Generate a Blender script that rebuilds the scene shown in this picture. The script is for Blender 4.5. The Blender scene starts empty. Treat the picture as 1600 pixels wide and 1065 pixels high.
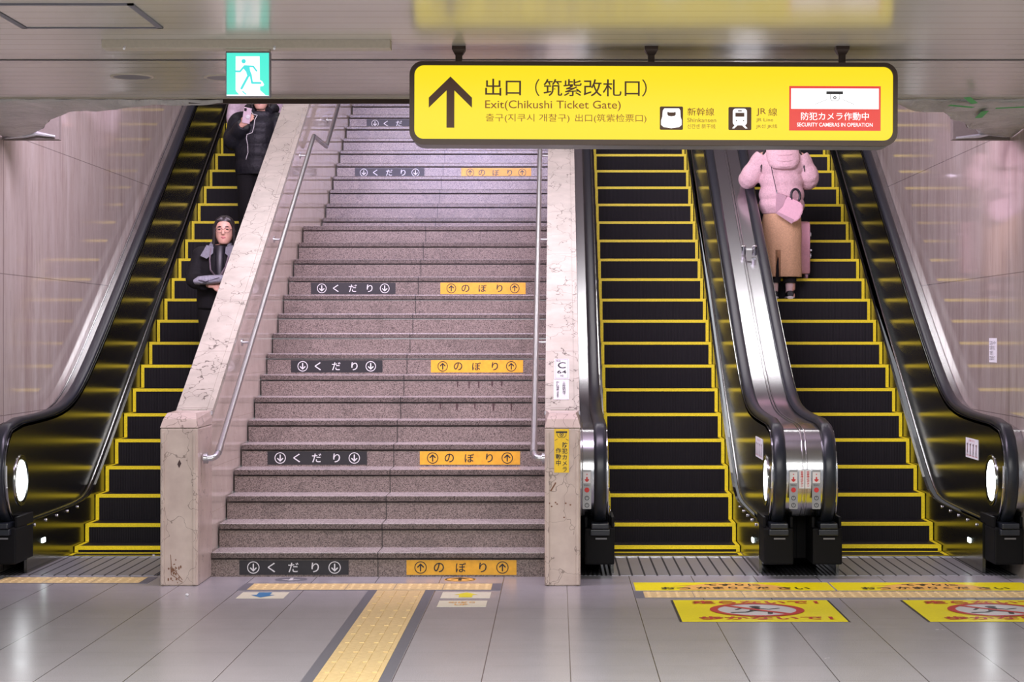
import bpy, bmesh, math, random
from mathutils import Vector, Matrix
random.seed(7)
SC = bpy.context.scene
COL = SC.collection
PI = math.pi
F, PX0, PY0, H = 3050.0, 870.0, 525.0, 1.6      # focal length in pixels, vanishing point, eye height

# ------------------------------------------------------------------ camera, light, exposure
cam_d = bpy.data.cameras.new('camera'); cam = bpy.data.objects.new('camera', cam_d); COL.objects.link(cam)
cam.location = (0, 0, H); cam.rotation_euler = (PI/2, 0, 0)
cam_d.sensor_width = 36; cam_d.lens = F/1600*36
cam_d.shift_x = -(PX0-800)/1600; cam_d.shift_y = -(532.5-PY0)/1600
cam_d.clip_end = 200
SC.camera = cam
SC.view_settings.view_transform = 'Standard'; SC.view_settings.look = 'None'
SC.view_settings.gamma = 1; SC.view_settings.exposure = 0.0; SC.view_settings.use_curve_mapping = False
w = bpy.data.worlds.new('world'); SC.world = w; w.use_nodes = True
w.node_tree.nodes['Background'].inputs[0].default_value = (.86, .88, .94, 1)
w.node_tree.nodes['Background'].inputs[1].default_value = .55   # the rest of the bright concourse, open on three sides

def area(name, loc, size, power, col, rot=(0, 0, 0)):
    d = bpy.data.lights.new(name, 'AREA'); d.shape = 'RECTANGLE'; d.size, d.size_y = size
    d.energy = power; d.color = col
    o = bpy.data.objects.new(name, d); o.location = loc; o.rotation_euler = rot; COL.objects.link(o); return o
# fluorescent rows of the hall ceiling (in front of and above the photographer)
for yy, p in ((7.2, 270), (4.2, 360), (1.0, 360)):
    area('hall_fluorescent', (-.3, yy, 2.93), (7.4, .22), p, (1.0, .975, .95))
# lamps on the sloped roof over the escalators and the stairs
area('shaft_lamp', (-.35, 18.7, 6.8), (6.4, .25), 110, (1.0, .95, .95))
# unseen screens assumed behind the bulkhead for the purple and blue stair light
area('unseen_screen', (-.9, 12.0, 4.4), (4.6, 1.4), 520, (.93, .77, 1.0), (math.radians(82), 0, 0))
blue = area('unseen_screen', (-1.1, 12.0, 5.9), (.7, .5), 11, (.42, .46, 1.0), (math.radians(72), 0, 0)); blue.data.spread = math.radians(26)

# ------------------------------------------------------------------ materials
def lin(r, g, b):
    f = lambda v: (v/255/12.92 if v/255 <= .04045 else ((v/255+.055)/1.055)**2.4)
    return (f(r), f(g), f(b), 1)
class NT:
    def __init__(s, name):
        s.m = bpy.data.materials.new(name); s.m.use_nodes = True
        s.t = s.m.node_tree; s.b = s.t.nodes['Principled BSDF']
    def n(s, kind, **kw):
        x = s.t.nodes.new(kind)
        for k, v in kw.items(): setattr(x, k, v)
        return x
    def put(s, sock, v):
        if isinstance(v, bpy.types.NodeSocket): s.t.links.new(v, sock)
        elif v is not None: sock.default_value = v
    def pos(s):
        if not hasattr(s, '_p'): s._p = s.n('ShaderNodeNewGeometry').outputs['Position']
        return s._p
    def xyz(s):
        if not hasattr(s, '_x'):
            q = s.n('ShaderNodeSeparateXYZ'); s.put(q.inputs[0], s.pos()); s._x = q.outputs
        return s._x
    def ma(s, op, a, b=None, c=None):
        q = s.n('ShaderNodeMath', operation=op); s.put(q.inputs[0], a); s.put(q.inputs[1], b)
        if c is not None: s.put(q.inputs[2], c)
        return q.outputs[0]
    def scaled(s, v):
        q = s.n('ShaderNodeVectorMath', operation='MULTIPLY'); s.put(q.inputs[0], s.pos()); q.inputs[1].default_value = v
        return q.outputs[0]
    def noise(s, scale, vec=None, detail=4, rough=.55, dist=0):
        q = s.n('ShaderNodeTexNoise'); s.put(q.inputs['Vector'], vec or s.pos()); q.inputs['Scale'].default_value = scale
        q.inputs['Detail'].default_value = detail; q.inputs['Roughness'].default_value = rough; q.inputs['Distortion'].default_value = dist
        return q.outputs['Fac']
    def voro(s, scale, vec=None, feature='F1', out='Distance'):
        q = s.n('ShaderNodeTexVoronoi', feature=feature); s.put(q.inputs['Vector'], vec or s.pos()); q.inputs['Scale'].default_value = scale
        return q.outputs[out]
    def ramp(s, fac, stops):
        q = s.n('ShaderNodeValToRGB'); s.put(q.inputs[0], fac); e = q.color_ramp.elements
        e[0].position, e[0].color = stops[0]; e[1].position, e[1].color = stops[-1]
        for p, c in stops[1:-1]:
            k = e.new(p); k.color = c
        return q.outputs[0]
    def mix(s, f, a, b):
        q = s.n('ShaderNodeMix', data_type='RGBA'); s.put(q.inputs['Factor'], f); s.put(q.inputs['A'], a); s.put(q.inputs['B'], b)
        return q.outputs['Result']
    def line(s, coord, pitch, off, width):
        """1 on thin lines every `pitch`, centred at off"""
        a = s.ma('PINGPONG', s.ma('SUBTRACT', coord, off), pitch/2)
        return s.ma('LESS_THAN', a, width/2)
    def bump(s, h, strength=.3, dist=.01):
        q = s.n('ShaderNodeBump'); s.put(q.inputs['Height'], h); q.inputs['Strength'].default_value = strength; q.inputs['Distance'].default_value = dist
        s.put(s.b.inputs['Normal'], q.outputs[0])
    def fin(s, col=None, rough=None, metal=None, spec=None, coat=None):
        i = s.b.inputs
        s.put(i['Base Color'], col); s.put(i['Roughness'], rough); s.put(i['Metallic'], metal); s.put(i['Specular IOR Level'], spec)
        if coat is not None: i['Coat Weight'].default_value = coat; i['Coat Roughness'].default_value = .04
        return s.m
def plain(name, col, rough=.5, metal=0, spec=.5, grain=.06, gs=60, coat=None):
    """a slightly uneven procedural colour"""
    t = NT(name); a = t.noise(gs)
    lo = tuple(c*(1-grain) for c in col[:3])+(1,); hi = tuple(min(1, c*(1+grain)) for c in col[:3])+(1,)
    return t.fin(t.ramp(a, [(.3, lo), (.7, hi)]), rough, metal, spec, coat)
def glow(name, col, strength):
    t = NT(name); t.b.inputs['Emission Color'].default_value = col; t.b.inputs['Emission Strength'].default_value = strength
    return t.fin((col[0]*.03, col[1]*.03, col[2]*.03, 1), .25, 0, .2)

def m_ceiling():
    t = NT('ceiling_panels'); X, Y, Z = t.xyz()
    g = t.line(Y, .16, .03, .008)
    d = t.line(Y, 1.155, .48, .022)
    n = t.noise(1.2)
    c = t.ramp(n, [(.3, lin(178, 173, 164)), (.7, lin(191, 186, 177))])
    c = t.mix(t.ma('MULTIPLY', g, .6), c, lin(80, 74, 70)); c = t.mix(t.ma('MULTIPLY', d, .0), c, lin(45, 42, 42))
    t.bump(t.ma('SUBTRACT', 1, g), .25, .004)
    return t.fin(c, .2, .0, .5)
def m_floor():
    t = NT('floor_tiles'); X, Y, Z = t.xyz()
    lx = t.line(X, .415, .065, .005); ly = t.line(Y, .4, 9.08, .004)
    n = t.noise(260, detail=2); n2 = t.noise(2.3)
    cell = t.voro(2.45, t.scaled((1, 1.02, 0)), out='Color')
    c = t.ramp(n, [(.3, lin(140, 138, 142)), (.5, lin(168, 166, 170)), (.7, lin(192, 190, 194))])
    c = t.mix(t.ma('MULTIPLY', n2, .35), c, lin(130, 126, 130))
    c = t.mix(t.ma('MULTIPLY', ly, .35), c, lin(70, 68, 70)); c = t.mix(t.ma('MULTIPLY', lx, .9), c, lin(52, 50, 50))
    t.bump(t.ma('SUBTRACT', 1, t.ma('MAXIMUM', lx, ly)), .15, .003)
    r = t.ma('ADD', .2, t.ma('MULTIPLY', t.noise(5), .1))
    return t.fin(c, r, 0, .5)
def m_marblewall():
    t = NT('polished_stone_wall'); X, Y, Z = t.xyz()
    n = t.noise(1.0, t.scaled((9, 6, .8)), 9, .72); n2 = t.noise(1.0, t.scaled((3, 2.6, .35)), 4); n3 = t.noise(1, t.scaled((60, 34, 3.5)), 4)
    c = t.ramp(n, [(.30, lin(142, 128, 116)), (.48, lin(172, 161, 150)), (.7, lin(198, 193, 183))])
    n4 = t.noise(1.6, t.scaled((1, 1, .6)), 5); c = t.mix(t.ma('MULTIPLY', t.ramp(n4, [(.35, (0, 0, 0, 1)), (.65, (1, 1, 1, 1))]), .55), c, lin(188, 182, 172)); c = t.mix(t.ma('MULTIPLY', n2, .45), c, lin(156, 138, 134)); c = t.mix(t.ma('MULTIPLY', t.ma('GREATER_THAN', n3, .6), .22), c, lin(130, 112, 108))
    j = t.line(Z, .965, 1.06, .006); v = t.line(Y, 3.6, 13.3, .012)
    c = t.mix(t.ma('MULTIPLY', t.ma('MAXIMUM', j, v), .6), c, lin(85, 75, 72))
    return t.fin(c, .07, 0, .62)
def m_cream(name, a, b, vein, scale, rough, joint=None, vs=.012, seam=None, vk=.6):
    t = NT(name); X, Y, Z = t.xyz()
    n = t.noise(7*scale, detail=6)
    q = t.n('ShaderNodeVectorMath', operation='ADD'); t.put(q.inputs[0], t.scaled((2.0, 1.1, .9)))
    ns = t.n('ShaderNodeTexNoise'); t.put(ns.inputs['Vector'], t.pos()); ns.inputs['Scale'].default_value = 5; ns.inputs['Detail'].default_value = 3
    sc = t.n('ShaderNodeVectorMath', operation='SCALE'); t.put(sc.inputs[0], ns.outputs['Color']); sc.inputs['Scale'].default_value = .55
    t.put(q.inputs[1], sc.outputs[0])
    e = t.voro(3.4*scale, q.outputs[0], 'DISTANCE_TO_EDGE')
    c = t.ramp(n, [(.3, a), (.7, b)])
    k = t.ma('MULTIPLY', t.ma('LESS_THAN', e, vs), t.ma('GREATER_THAN', t.noise(3), .44))
    c = t.mix(t.ma('MULTIPLY', k, vk), c, vein)
    if joint: c = t.mix(t.ma('MULTIPLY', t.line(Z, joint, .12, .004), .4), c, lin(150, 135, 120))
    if seam: c = t.mix(t.ma('MULTIPLY', t.line(Y, seam, 13.06, .006), .6), c, lin(110, 98, 92))
    return t.fin(c, rough, 0, .5)
def m_granite(name, cols, rough=.3):
    t = NT(name); v = t.voro(230, out='Color'); sp = t.n('ShaderNodeSeparateColor'); t.put(sp.inputs[0], v)
    n = t.noise(3.0, detail=3)
    c = t.ramp(sp.outputs[0], [(.0, cols[0]), (.22, cols[1]), (.55, cols[2]), (1.0, cols[3])])
    c = t.mix(t.ma('MULTIPLY', t.ma('GREATER_THAN', n, .58), .18), c, cols[0])
    X = t.xyz()[0]
    c = t.mix(t.ma('MULTIPLY', t.ma('LESS_THAN', t.ma('ABSOLUTE', t.ma('ADD', X, 1.19)), .004), .8), c, lin(30, 25, 25))
    return t.fin(c, rough, 0, .5)
def m_step():
    t = NT('black_cleated_step'); X = t.xyz()[0]
    r = t.ma('PINGPONG', X, .0065); r = t.ma('DIVIDE', r, .0065)
    c = t.mix(r, (.002, .002, .0025, 1), (.011, .0095, .0115, 1))
    t.bump(r, .5, .004)
    return t.fin(c, .55, 0, .25)
def m_steel(name, col, rough, aniso=.0, grain=.03):
    t = NT(name); n = t.noise(1, t.scaled((400, 3, 3)), 2)
    lo = tuple(c*(1-grain) for c in col[:3])+(1,); hi = tuple(c*(1+grain) for c in col[:3])+(1,)
    t.b.inputs['Anisotropic'].default_value = aniso
    return t.fin(t.ramp(n, [(.3, lo), (.7, hi)]), rough, 1.0)
def m_grating(name, pitch, width, col, gap):
    t = NT(name); X = t.xyz()[0]
    l = t.line(X, pitch, .0, width)
    c = t.mix(l, col, gap); t.bump(t.ma('SUBTRACT', 1, l), .4, .004)
    return t.fin(c, t.ma('ADD', .34, t.ma('MULTIPLY', l, .4)), t.ma('MULTIPLY', t.ma('SUBTRACT', 1, l), .55))
def m_sheet():
    t = NT('grey_plastic_sheet'); n = t.noise(3.2, detail=6, dist=.6)
    t.bump(t.noise(6, detail=5, dist=1.2), .9, .05)
    return t.fin(t.ramp(n, [(.3, lin(165, 163, 160)), (.7, lin(196, 194, 190))]), .3, 0, .5)
def m_tactile(bars):
    t = NT('tactile_bar_paving' if bars else 'tactile_dot_paving')
    n = t.noise(30); return t.fin(t.ramp(n, [(.3, lin(214, 186, 128)), (.7, lin(232, 206, 150))]), .45)
def m_fabric(name, col, gs=90, grain=.15, rough=.8, bump=.25, bs=14):
    t = NT(name); a = t.noise(gs)
    t.bump(t.noise(bs, detail=4), bump, .02)
    lo = tuple(c*(1-grain) for c in col[:3])+(1,); hi = tuple(min(1, c*(1+grain)) for c in col[:3])+(1,)
    return t.fin(t.ramp(a, [(.3, lo), (.7, hi)]), rough, 0, .3)

MT = dict(
 ceiling=m_ceiling(), floor=m_floor(), wall=m_marblewall(),
 plaster=plain('painted_plaster', lin(205, 198, 192), .6), shaftroof=plain('painted_roof', lin(205, 198, 200), .6),
 cap=m_cream('cream_marble_coping', lin(156, 152, 138), lin(177, 172, 157), lin(62, 52, 46), 1.0, .3, None, .011, .72, .8),
 newel=m_cream('pinkish_marble', lin(186, 168, 158), lin(206, 190, 178), lin(80, 62, 54), 1.0, .3, None, .009, None, .55),
 stairwall=m_cream('cream_wall_tiles', lin(200, 186, 174), lin(214, 201, 188), lin(170, 150, 135), .8, .06, .30, .003),
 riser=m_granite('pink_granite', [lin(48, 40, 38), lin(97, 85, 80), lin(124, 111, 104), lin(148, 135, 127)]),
 treadtop=m_granite('sheen_tread_granite', [lin(96, 88, 86), lin(158, 150, 147), lin(186, 178, 175), lin(206, 199, 196)], .2),  # paler granite, stands in for light reflected off the treads
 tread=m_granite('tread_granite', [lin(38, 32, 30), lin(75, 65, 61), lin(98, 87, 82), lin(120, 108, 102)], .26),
 step=m_step(), yellow=plain('demarcation_yellow', lin(232, 214, 20), .5, gs=200, grain=.2),
 steel=m_steel('brushed_stainless', (.62, .62, .64), .2), steeldeck=m_steel('brushed_deck_steel', (.48, .49, .51), .2),
 panel=m_steel('dark_stainless_panel', (.30, .31, .30), .17), skirt=m_steel('dark_skirt_panel', (.10, .10, .095), .18),
 rubber=plain('handrail_rubber', (.014, .017, .024, 1), .3, 0, .45), blackplastic=plain('black_plastic', (.005, .005, .006, 1), .6, 0, .12),
 pipe=m_steel('handrail_steel', (.50, .50, .52), .33), plate=m_steel('control_plate_steel', (.30, .30, .30), .4),
 grate=m_grating('grooved_floor_plate', .084, .013, (.34, .34, .37, 1), (.012, .012, .012, 1)),
 finegrate=m_grating('fine_ridged_grating', .030, .014, (.17, .17, .19, 1), (.01, .01, .01, 1)),
 sheet=m_sheet(), tape=plain('green_tape', lin(50, 175, 80), .5), darkmetal=plain('dark_bronze', lin(52, 36, 24), .4, .3),
 brownbox=plain('dusty_brown_board', lin(110, 102, 96), .6), beige=plain('beige_steel', lin(176, 168, 152), .45),
 tdot=m_tactile(0), tbar=m_tactile(1), tdark=plain('dark_rubber_border', lin(104, 104, 112), .5),
 white=plain('white_print', lin(212, 212, 212), .4, grain=.02), grey_white=plain('enamel_plate', lin(196, 196, 196), .4, grain=.02), black=plain('black_print', lin(22, 22, 28), .4),
 signblack=plain('black_sticker', lin(30, 29, 33), .45), signyellow=plain('amber_sticker', lin(222, 166, 42), .45, grain=.1, gs=25),
 floory=plain('yellow_floor_sheet', lin(250, 236, 20), .35, grain=.05), orange=plain('orange_print', lin(243, 186, 92), .4),
 red=plain('red_print', lin(196, 44, 42), .4), cream=plain('cream_floor_sheet', lin(226, 222, 198), .45), blue=plain('blue_print', lin(42, 122, 178), .45),
 brightyellow=plain('yellow_print', lin(236, 226, 30), .45), grey=plain('grey_print', lin(112, 112, 118), .45), silver=plain('silver_trim', lin(205, 205, 210), .25, .7),
 camyellow=plain('camera_sticker_yellow', lin(240, 200, 30), .45), stain=plain('dark_stain', lin(66, 44, 44), .6), rust=plain('rust_stain', lin(122, 84, 62), .7),
 signface=glow('backlit_yellow', (1.0, .77, .015, 1), 1.0), signink=plain('brown_sign_ink', lin(70, 38, 8), .5), thinink=plain('ochre_sign_ink', lin(150, 92, 10), .5),
 litwhite=glow('backlit_white', (1, 1, 1, 1), 1.3), litred=glow('backlit_red', (.82, .06, .045, 1), 1.0), litgreen=glow('backlit_green', (.09, .86, .68, 1), 1.05),
 inkgreen=glow('backlit_green_figure', (.09, .80, .78, 1), 1.0), lamp=glow('newel_lamp_glow', (.93, .97, 1, 1), 9), led=glow('skirt_lamp_glow', (.85, 1, .97, 1), 9),
 skin=plain('skin', lin(202, 158, 138), .5, grain=.05), hair=plain('dark_hair', lin(30, 25, 25), .4, grain=.3, gs=200),
 blackcoat=m_fabric('black_padded_fabric', (.011, .012, .016, 1), rough=.5, bump=.5), blackcloth=m_fabric('black_wool', (.008, .008, .009, 1)),
 greyleather=m_fabric('grey_leather', lin(120, 122, 130), rough=.35), lilac=m_fabric('lilac_strap', lin(140, 128, 136)),
 pouch=m_fabric('silver_pouch', lin(150, 152, 162), rough=.28, bump=.8, bs=30), palecoat=m_fabric('pale_pink_fabric', lin(206, 190, 200)),
 pinkcoat=m_fabric('pink_padded_fabric', lin(218, 184, 188), rough=.6, bump=.55, bs=17), skirtcloth=m_fabric('caramel_corduroy', lin(204, 166, 128), bump=.4),
 bagpink=plain('pink_leather', lin(226, 180, 192), .4), bagmauve=plain('mauve_leather', lin(184, 148, 158), .4),
 casepink=plain('rose_metallic', lin(214, 160, 172), .3, .3), casebrown=plain('dark_brown_shell', lin(58, 36, 40), .4), strap=plain('dark_strap', lin(62, 54, 66), .5),
 sock=plain('pale_sock', lin(216, 190, 188), .8), lip=plain('lips', lin(190, 122, 120), .4), wire=plain('spectacle_wire', lin(110, 84, 88), .3, .6), phone=plain('pale_phone_case', lin(206, 186, 196), .3),
 paper=plain('white_paper', lin(228, 228, 232), .7),
)

# ------------------------------------------------------------------ object helpers
OFF = {}
def tag(o, label=None, cat=None, group=None, kind=None):
    if label: o['label'] = label
    if cat: o['category'] = cat
    if group: o['group'] = group
    if kind: o['kind'] = kind
    return o
def thing(name, loc, label, cat, group=None):
    o = bpy.data.objects.new(name, None); COL.objects.link(o); o.location = loc; o.empty_display_size = .1
    OFF[o.name] = Vector(loc); return tag(o, label, cat, group)
def link(name, me, mat, parent=None):
    for m in (mat if isinstance(mat, (list, tuple)) else [mat]): me.materials.append(MT[m] if isinstance(m, str) else m)
    o = bpy.data.objects.new(name, me); COL.objects.link(o)
    if parent is not None:
        off = OFF[parent.name]; me.transform(Matrix.Translation(-off)); o.parent = parent; OFF[o.name] = off
    return o
class MB:
    def __init__(s): s.bm = bmesh.new()
    def box(s, x0, x1, y0, y1, z0, z1, bev=0):
        v = [s.bm.verts.new(p) for p in ((x0, y0, z0), (x1, y0, z0), (x1, y1, z0), (x0, y1, z0), (x0, y0, z1), (x1, y0, z1), (x1, y1, z1), (x0, y1, z1))]
        fs = [s.bm.faces.new([v[i] for i in q]) for q in ((3, 2, 1, 0), (4, 5, 6, 7), (0, 1, 5, 4), (1, 2, 6, 5), (2, 3, 7, 6), (3, 0, 4, 7))]
        if bev: bmesh.ops.bevel(s.bm, geom=list({e for f in fs for e in f.edges}), offset=bev, segments=2, affect='EDGES', profile=.6)
        return s
    def poly(s, pts): s.bm.faces.new([s.bm.verts.new(p) for p in pts]); return s
    def prism(s, pts, vec):
        """extrude a planar polygon by vec"""
        vec = Vector(vec); a = [s.bm.verts.new(p) for p in pts]; b = [s.bm.verts.new(Vector(p)+vec) for p in pts]; n = len(pts)
        s.bm.faces.new(list(reversed(a))); s.bm.faces.new(b)
        for i in range(n): s.bm.faces.new((a[i], a[(i+1) % n], b[(i+1) % n], b[i]))
        return s
    def loft(s, rings, cap=True, closed=True):
        vs = [[s.bm.verts.new(p) for p in r] for r in rings]; n = len(rings[0])
        for a, b in zip(vs, vs[1:]):
            for i in range(n if closed else n-1): s.bm.faces.new((a[i], a[(i+1) % n], b[(i+1) % n], b[i]))
        if cap and closed: s.bm.faces.new(list(reversed(vs[0]))); s.bm.faces.new(vs[-1])
        return s
    def tube(s, pts, r, n=12, ref=(0, 0, 1)):
        """tube along pts; r: number, list, or list of (a, b)"""
        pts = [Vector(p) for p in pts]; rings = []; m = len(pts); side = None
        for i, p in enumerate(pts):
            t = (pts[min(i+1, m-1)]-pts[max(i-1, 0)]).normalized()
            if side is None:
                up = Vector(ref)
                if abs(t.dot(up)) > .95: up = Vector((1, 0, 0))
                side = t.cross(up).normalized()
            side = (side-t*side.dot(t)).normalized(); up = side.cross(t)
            q = r[i] if isinstance(r, (list, tuple)) else r
            a, b = q if isinstance(q, (list, tuple)) else (q, q)
            rings.append([p+side*a*math.cos(2*PI*k/n)+up*b*math.sin(2*PI*k/n) for k in range(n)])
        return s.loft(rings)
    def ball(s, c, r, u=14, v=10):
        rx, ry, rz = r if isinstance(r, (list, tuple)) else (r, r, r); c = Vector(c)
        return s.loft([[c+Vector((rx*math.sin(PI*j/v)*math.cos(2*PI*i/u), ry*math.sin(PI*j/v)*math.sin(2*PI*i/u), -rz*math.cos(PI*j/v))) for i in range(u)] for j in [.15]+list(range(1, v))+[v-.15]])
    def disc(s, fr, u, v, ru, rv, d, n=32, r0=0):
        """flat disc or ring in a frame, raised by d"""
        o = [fr(u+ru*math.cos(2*PI*i/n), v+rv*math.sin(2*PI*i/n), d) for i in range(n)]
        if r0 == 0: s.poly(o); return s
        q = [fr(u+ru*r0*math.cos(2*PI*i/n), v+rv*r0*math.sin(2*PI*i/n), d) for i in range(n)]
        a = [s.bm.verts.new(p) for p in o]; b = [s.bm.verts.new(p) for p in q]
        for i in range(n): s.bm.faces.new((a[i], a[(i+1) % n], b[(i+1) % n], b[i]))
        return s
    def mesh(s, smooth=False):
        bmesh.ops.recalc_face_normals(s.bm, faces=s.bm.faces)
        me = bpy.data.meshes.new('m'); s.bm.to_mesh(me); s.bm.free()
        if smooth: me.polygons.foreach_set('use_smooth', [True]*len(me.polygons))
        return me
    def build(s, name, mat, parent=None, smooth=False):
        me = s.mesh(smooth); me.name = name; o = link(name, me, mat, parent)
        if smooth and smooth != 'all':
            bpy.context.view_layer.update(); me.set_sharp_from_angle(angle=math.radians(smooth if smooth > 1 else 40))
        return o
def struct(mb, name, mat): return tag(mb.build(name, mat), kind='structure')
def W(px, py, Y): return ((px-PX0)*Y/F, Y, H-(py-PY0)*Y/F)
def frame(o, u, v, n):
    """flat surface: origin, unit axes u, v and outward normal n"""
    o, u, v, n = Vector(o), Vector(u), Vector(v), Vector(n)
    return lambda a, b, d=0: tuple(o+u*a+v*b+n*d)
def front(x, y, z): return frame((x, y, z), (1, 0, 0), (0, 0, 1), (0, -1, 0))
def flat(x, y, z=0): return frame((x, y, z), (1, 0, 0), (0, 1, 0), (0, 0, 1))
def text(s, fr, box, mat, parent, d=.002, bold=0, name='lettering', spacing=1.0, line=1.0, keep=False):
    """lettering fitted to box (u0, v0, u1, v1) of a frame; keep: same aspect, left aligned"""
    c = bpy.data.curves.new('t', 'FONT'); c.body = s; c.offset = bold; c.resolution_u = 3; c.space_character = spacing; c.space_line = line
    c.fill_mode = 'FRONT'
    o = bpy.data.objects.new('t', c); COL.objects.link(o)
    me = bpy.data.meshes.new_from_object(o.evaluated_get(bpy.context.evaluated_depsgraph_get()))
    bpy.data.objects.remove(o); bpy.data.curves.remove(c)
    xs = [q.co.x for q in me.vertices]; ys = [q.co.y for q in me.vertices]
    x0, x1, y0, y1 = min(xs), max(xs), min(ys), max(ys); u0, v0, u1, v1 = box
    su, sv = (u1-u0)/(x1-x0), (v1-v0)/(y1-y0)
    for q in me.vertices: q.co = fr(u0+(q.co.x-x0)*su, v0+(q.co.y-y0)*sv, d)
    me.name = name
    return link(name, me, mat, parent)
def strokes(mb, fr, pts, wd, d):
    """a thick polyline with round ends, flat in a frame"""
    for (a, b), (c, e) in zip(pts, pts[1:]):
        L = math.hypot(c-a, e-b) or 1; nx, ny = -(e-b)/L*wd/2, (c-a)/L*wd/2
        mb.poly([fr(a+nx, b+ny, d), fr(a-nx, b-ny, d), fr(c-nx, e-ny, d), fr(c+nx, e+ny, d)])
    for a, b in pts: mb.disc(fr, a, b, wd/2, wd/2, d*1.01, 10)
    return mb
def arrow(mb, fr, u, v, h, wd, up, d, head=.42):
    s = 1 if up else -1
    strokes(mb, fr, [(u, v-s*h/2), (u, v+s*h/2)], wd, d)
    strokes(mb, fr, [(u-h*head, v+s*(h/2-h*head)), (u, v+s*h/2), (u+h*head, v+s*(h/2-h*head))], wd, d*1.02)
    return mb
def rrect(u0, v0, u1, v1, r, n=6):
    out = []
    for cu, cv, a0 in ((u1-r, v1-r, 0), (u0+r, v1-r, 90), (u0+r, v0+r, 180), (u1-r, v0+r, 270)):
        for i in range(n+1):
            a = math.radians(a0+90*i/n); out.append((cu+r*math.cos(a), cv+r*math.sin(a)))
    return out
def plate(fr, u0, v0, u1, v1, name, mat, parent, t=.002, r=0):
    p = rrect(u0, v0, u1, v1, r) if r else [(u0, v0), (u1, v0), (u1, v1), (u0, v1)]
    a = Vector(fr(0, 0, 0)); b = Vector(fr(0, 0, 1))
    return MB().prism([fr(x, y, 0) for x, y in p], (b-a)*t).build(name, mat, parent)

# ------------------------------------------------------------------ the room
XL, XR = -3.77, 3.08          # side walls of the stair shaft
ZC = 2.99                     # hall ceiling
CE = 11.40                    # where the hall ceiling ends
struct(MB().box(-9, 9, -5, 31, -.3, 0), 'floor', 'floor')
struct(MB().box(-9, 9, -5, CE, ZC, ZC+.25), 'ceiling', 'ceiling')
struct(MB().box(XL-.35, XL, 12.65, 30, 0, 9.5), 'wall_left', 'wall')
struct(MB().box(XR, XR+.35, 12.65, 30, 0, 9.5), 'wall_right', 'wall')
struct(MB().box(-9, XL-.351, 12.65, 12.95, 0, 3.3), 'wall_front_left', 'plaster')
struct(MB().box(XR+.351, 9, 12.65, 12.95, 0, 3.3), 'wall_front_right', 'plaster')
struct(MB().box(-9, XL-.351, CE+.001, 12.65, ZC, ZC+.25).box(XR+.351, 9, CE+.001, 12.65, ZC, ZC+.25), 'ceiling_wings', 'ceiling')
struct(MB().prism([(XL, CE+.3, 6.6), (XL, 22, 8.0), (XL, 30, 8.0), (XL, 30, 8.2), (XL, 22, 8.2), (XL, CE+.3, 6.8)], (XR-XL, 0, 0)), 'ceiling_shaft', 'shaftroof')
struct(MB().box(XL, XR, CE+.021, CE+.32, ZC+.02, 6.7), 'wall_bulkhead', 'plaster')
struct(MB().box(XL, XR, 29.7, 30, 5.8, 8.1), 'wall_upper', 'plaster')
struct(MB().box(XL, XR, 25.1, 30, 5.6, 5.84), 'floor_upper', 'floor')
# dark groove across the ceiling and dark metal edge where it ends
gy = lambda py: (ZC-H)*F/(PY0-py)
struct(MB().box(-9, 9, gy(93.5)-.012, gy(93.5)+.012, ZC-.003, ZC+.01), 'trim_1', 'black')
struct(MB().box(-2.15, 1.9, CE, CE+.02, ZC-.032, ZC+.2), 'trim_2', 'darkmetal')
struct(MB().box(-9, 9, CE-.03, CE-.001, ZC-.006, ZC+.01), 'trim_3', 'beige')

# ceiling access hatch outline
hx0, hy0 = W(-30, 5, gy(5))[0], gy(5)
hx1 = W(212, 8, gy(8))[0]; hy1 = gy(42)
t = thing('access_hatch', ((hx0+hx1)/2, (hy0+hy1)/2, ZC), 'flush rectangular access hatch outlined in grey in the ceiling near the top left corner', 'hatch')
MB().box(hx0+.03, hx1-.03, hy0+.02, hy1-.02, ZC-.004, ZC+.01).build('hatch_panel', 'ceiling', t)
b = MB()
for x0, x1, y0, y1 in ((hx0, hx1, hy0, hy0+.014), (hx0, hx1, hy1-.014, hy1), (hx0, hx0+.026, hy0, hy1), (hx1-.026, hx1, hy0, hy1)): b.box(x0, x1, y0, y1, ZC-.008, ZC+.01)
b.build('hatch_frame', 'tdark', t)
# recessed ceiling fittings
for px, py, lab in ((206, 119.5, 'round ceiling vent with dark opening left of the green exit sign'), (352, 121, 'round ceiling fitting half hidden behind the green exit sign')):
    x, y, z = W(px, py, gy(py)); t = thing('ceiling_vent', (x, y, ZC), lab, 'ceiling vent')
    fr = frame((x, y, ZC), (1, 0, 0), (0, 1, 0), (0, 0, -1))
    MB().loft([[fr(r*math.cos(a*PI/16), r*math.sin(a*PI/16), d) for a in range(32)] for r, d in ((.116, 0), (.114, .004), (.1, .005), (.096, .001))], cap=False).build('rim', 'beige', t, 60)
    q = MB().disc(fr, 0, 0, .098, .098, .004)
    q.build('grille', 'grey', t)
x, y, z = W(362, 112, 0.985*gy(112)); 

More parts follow.
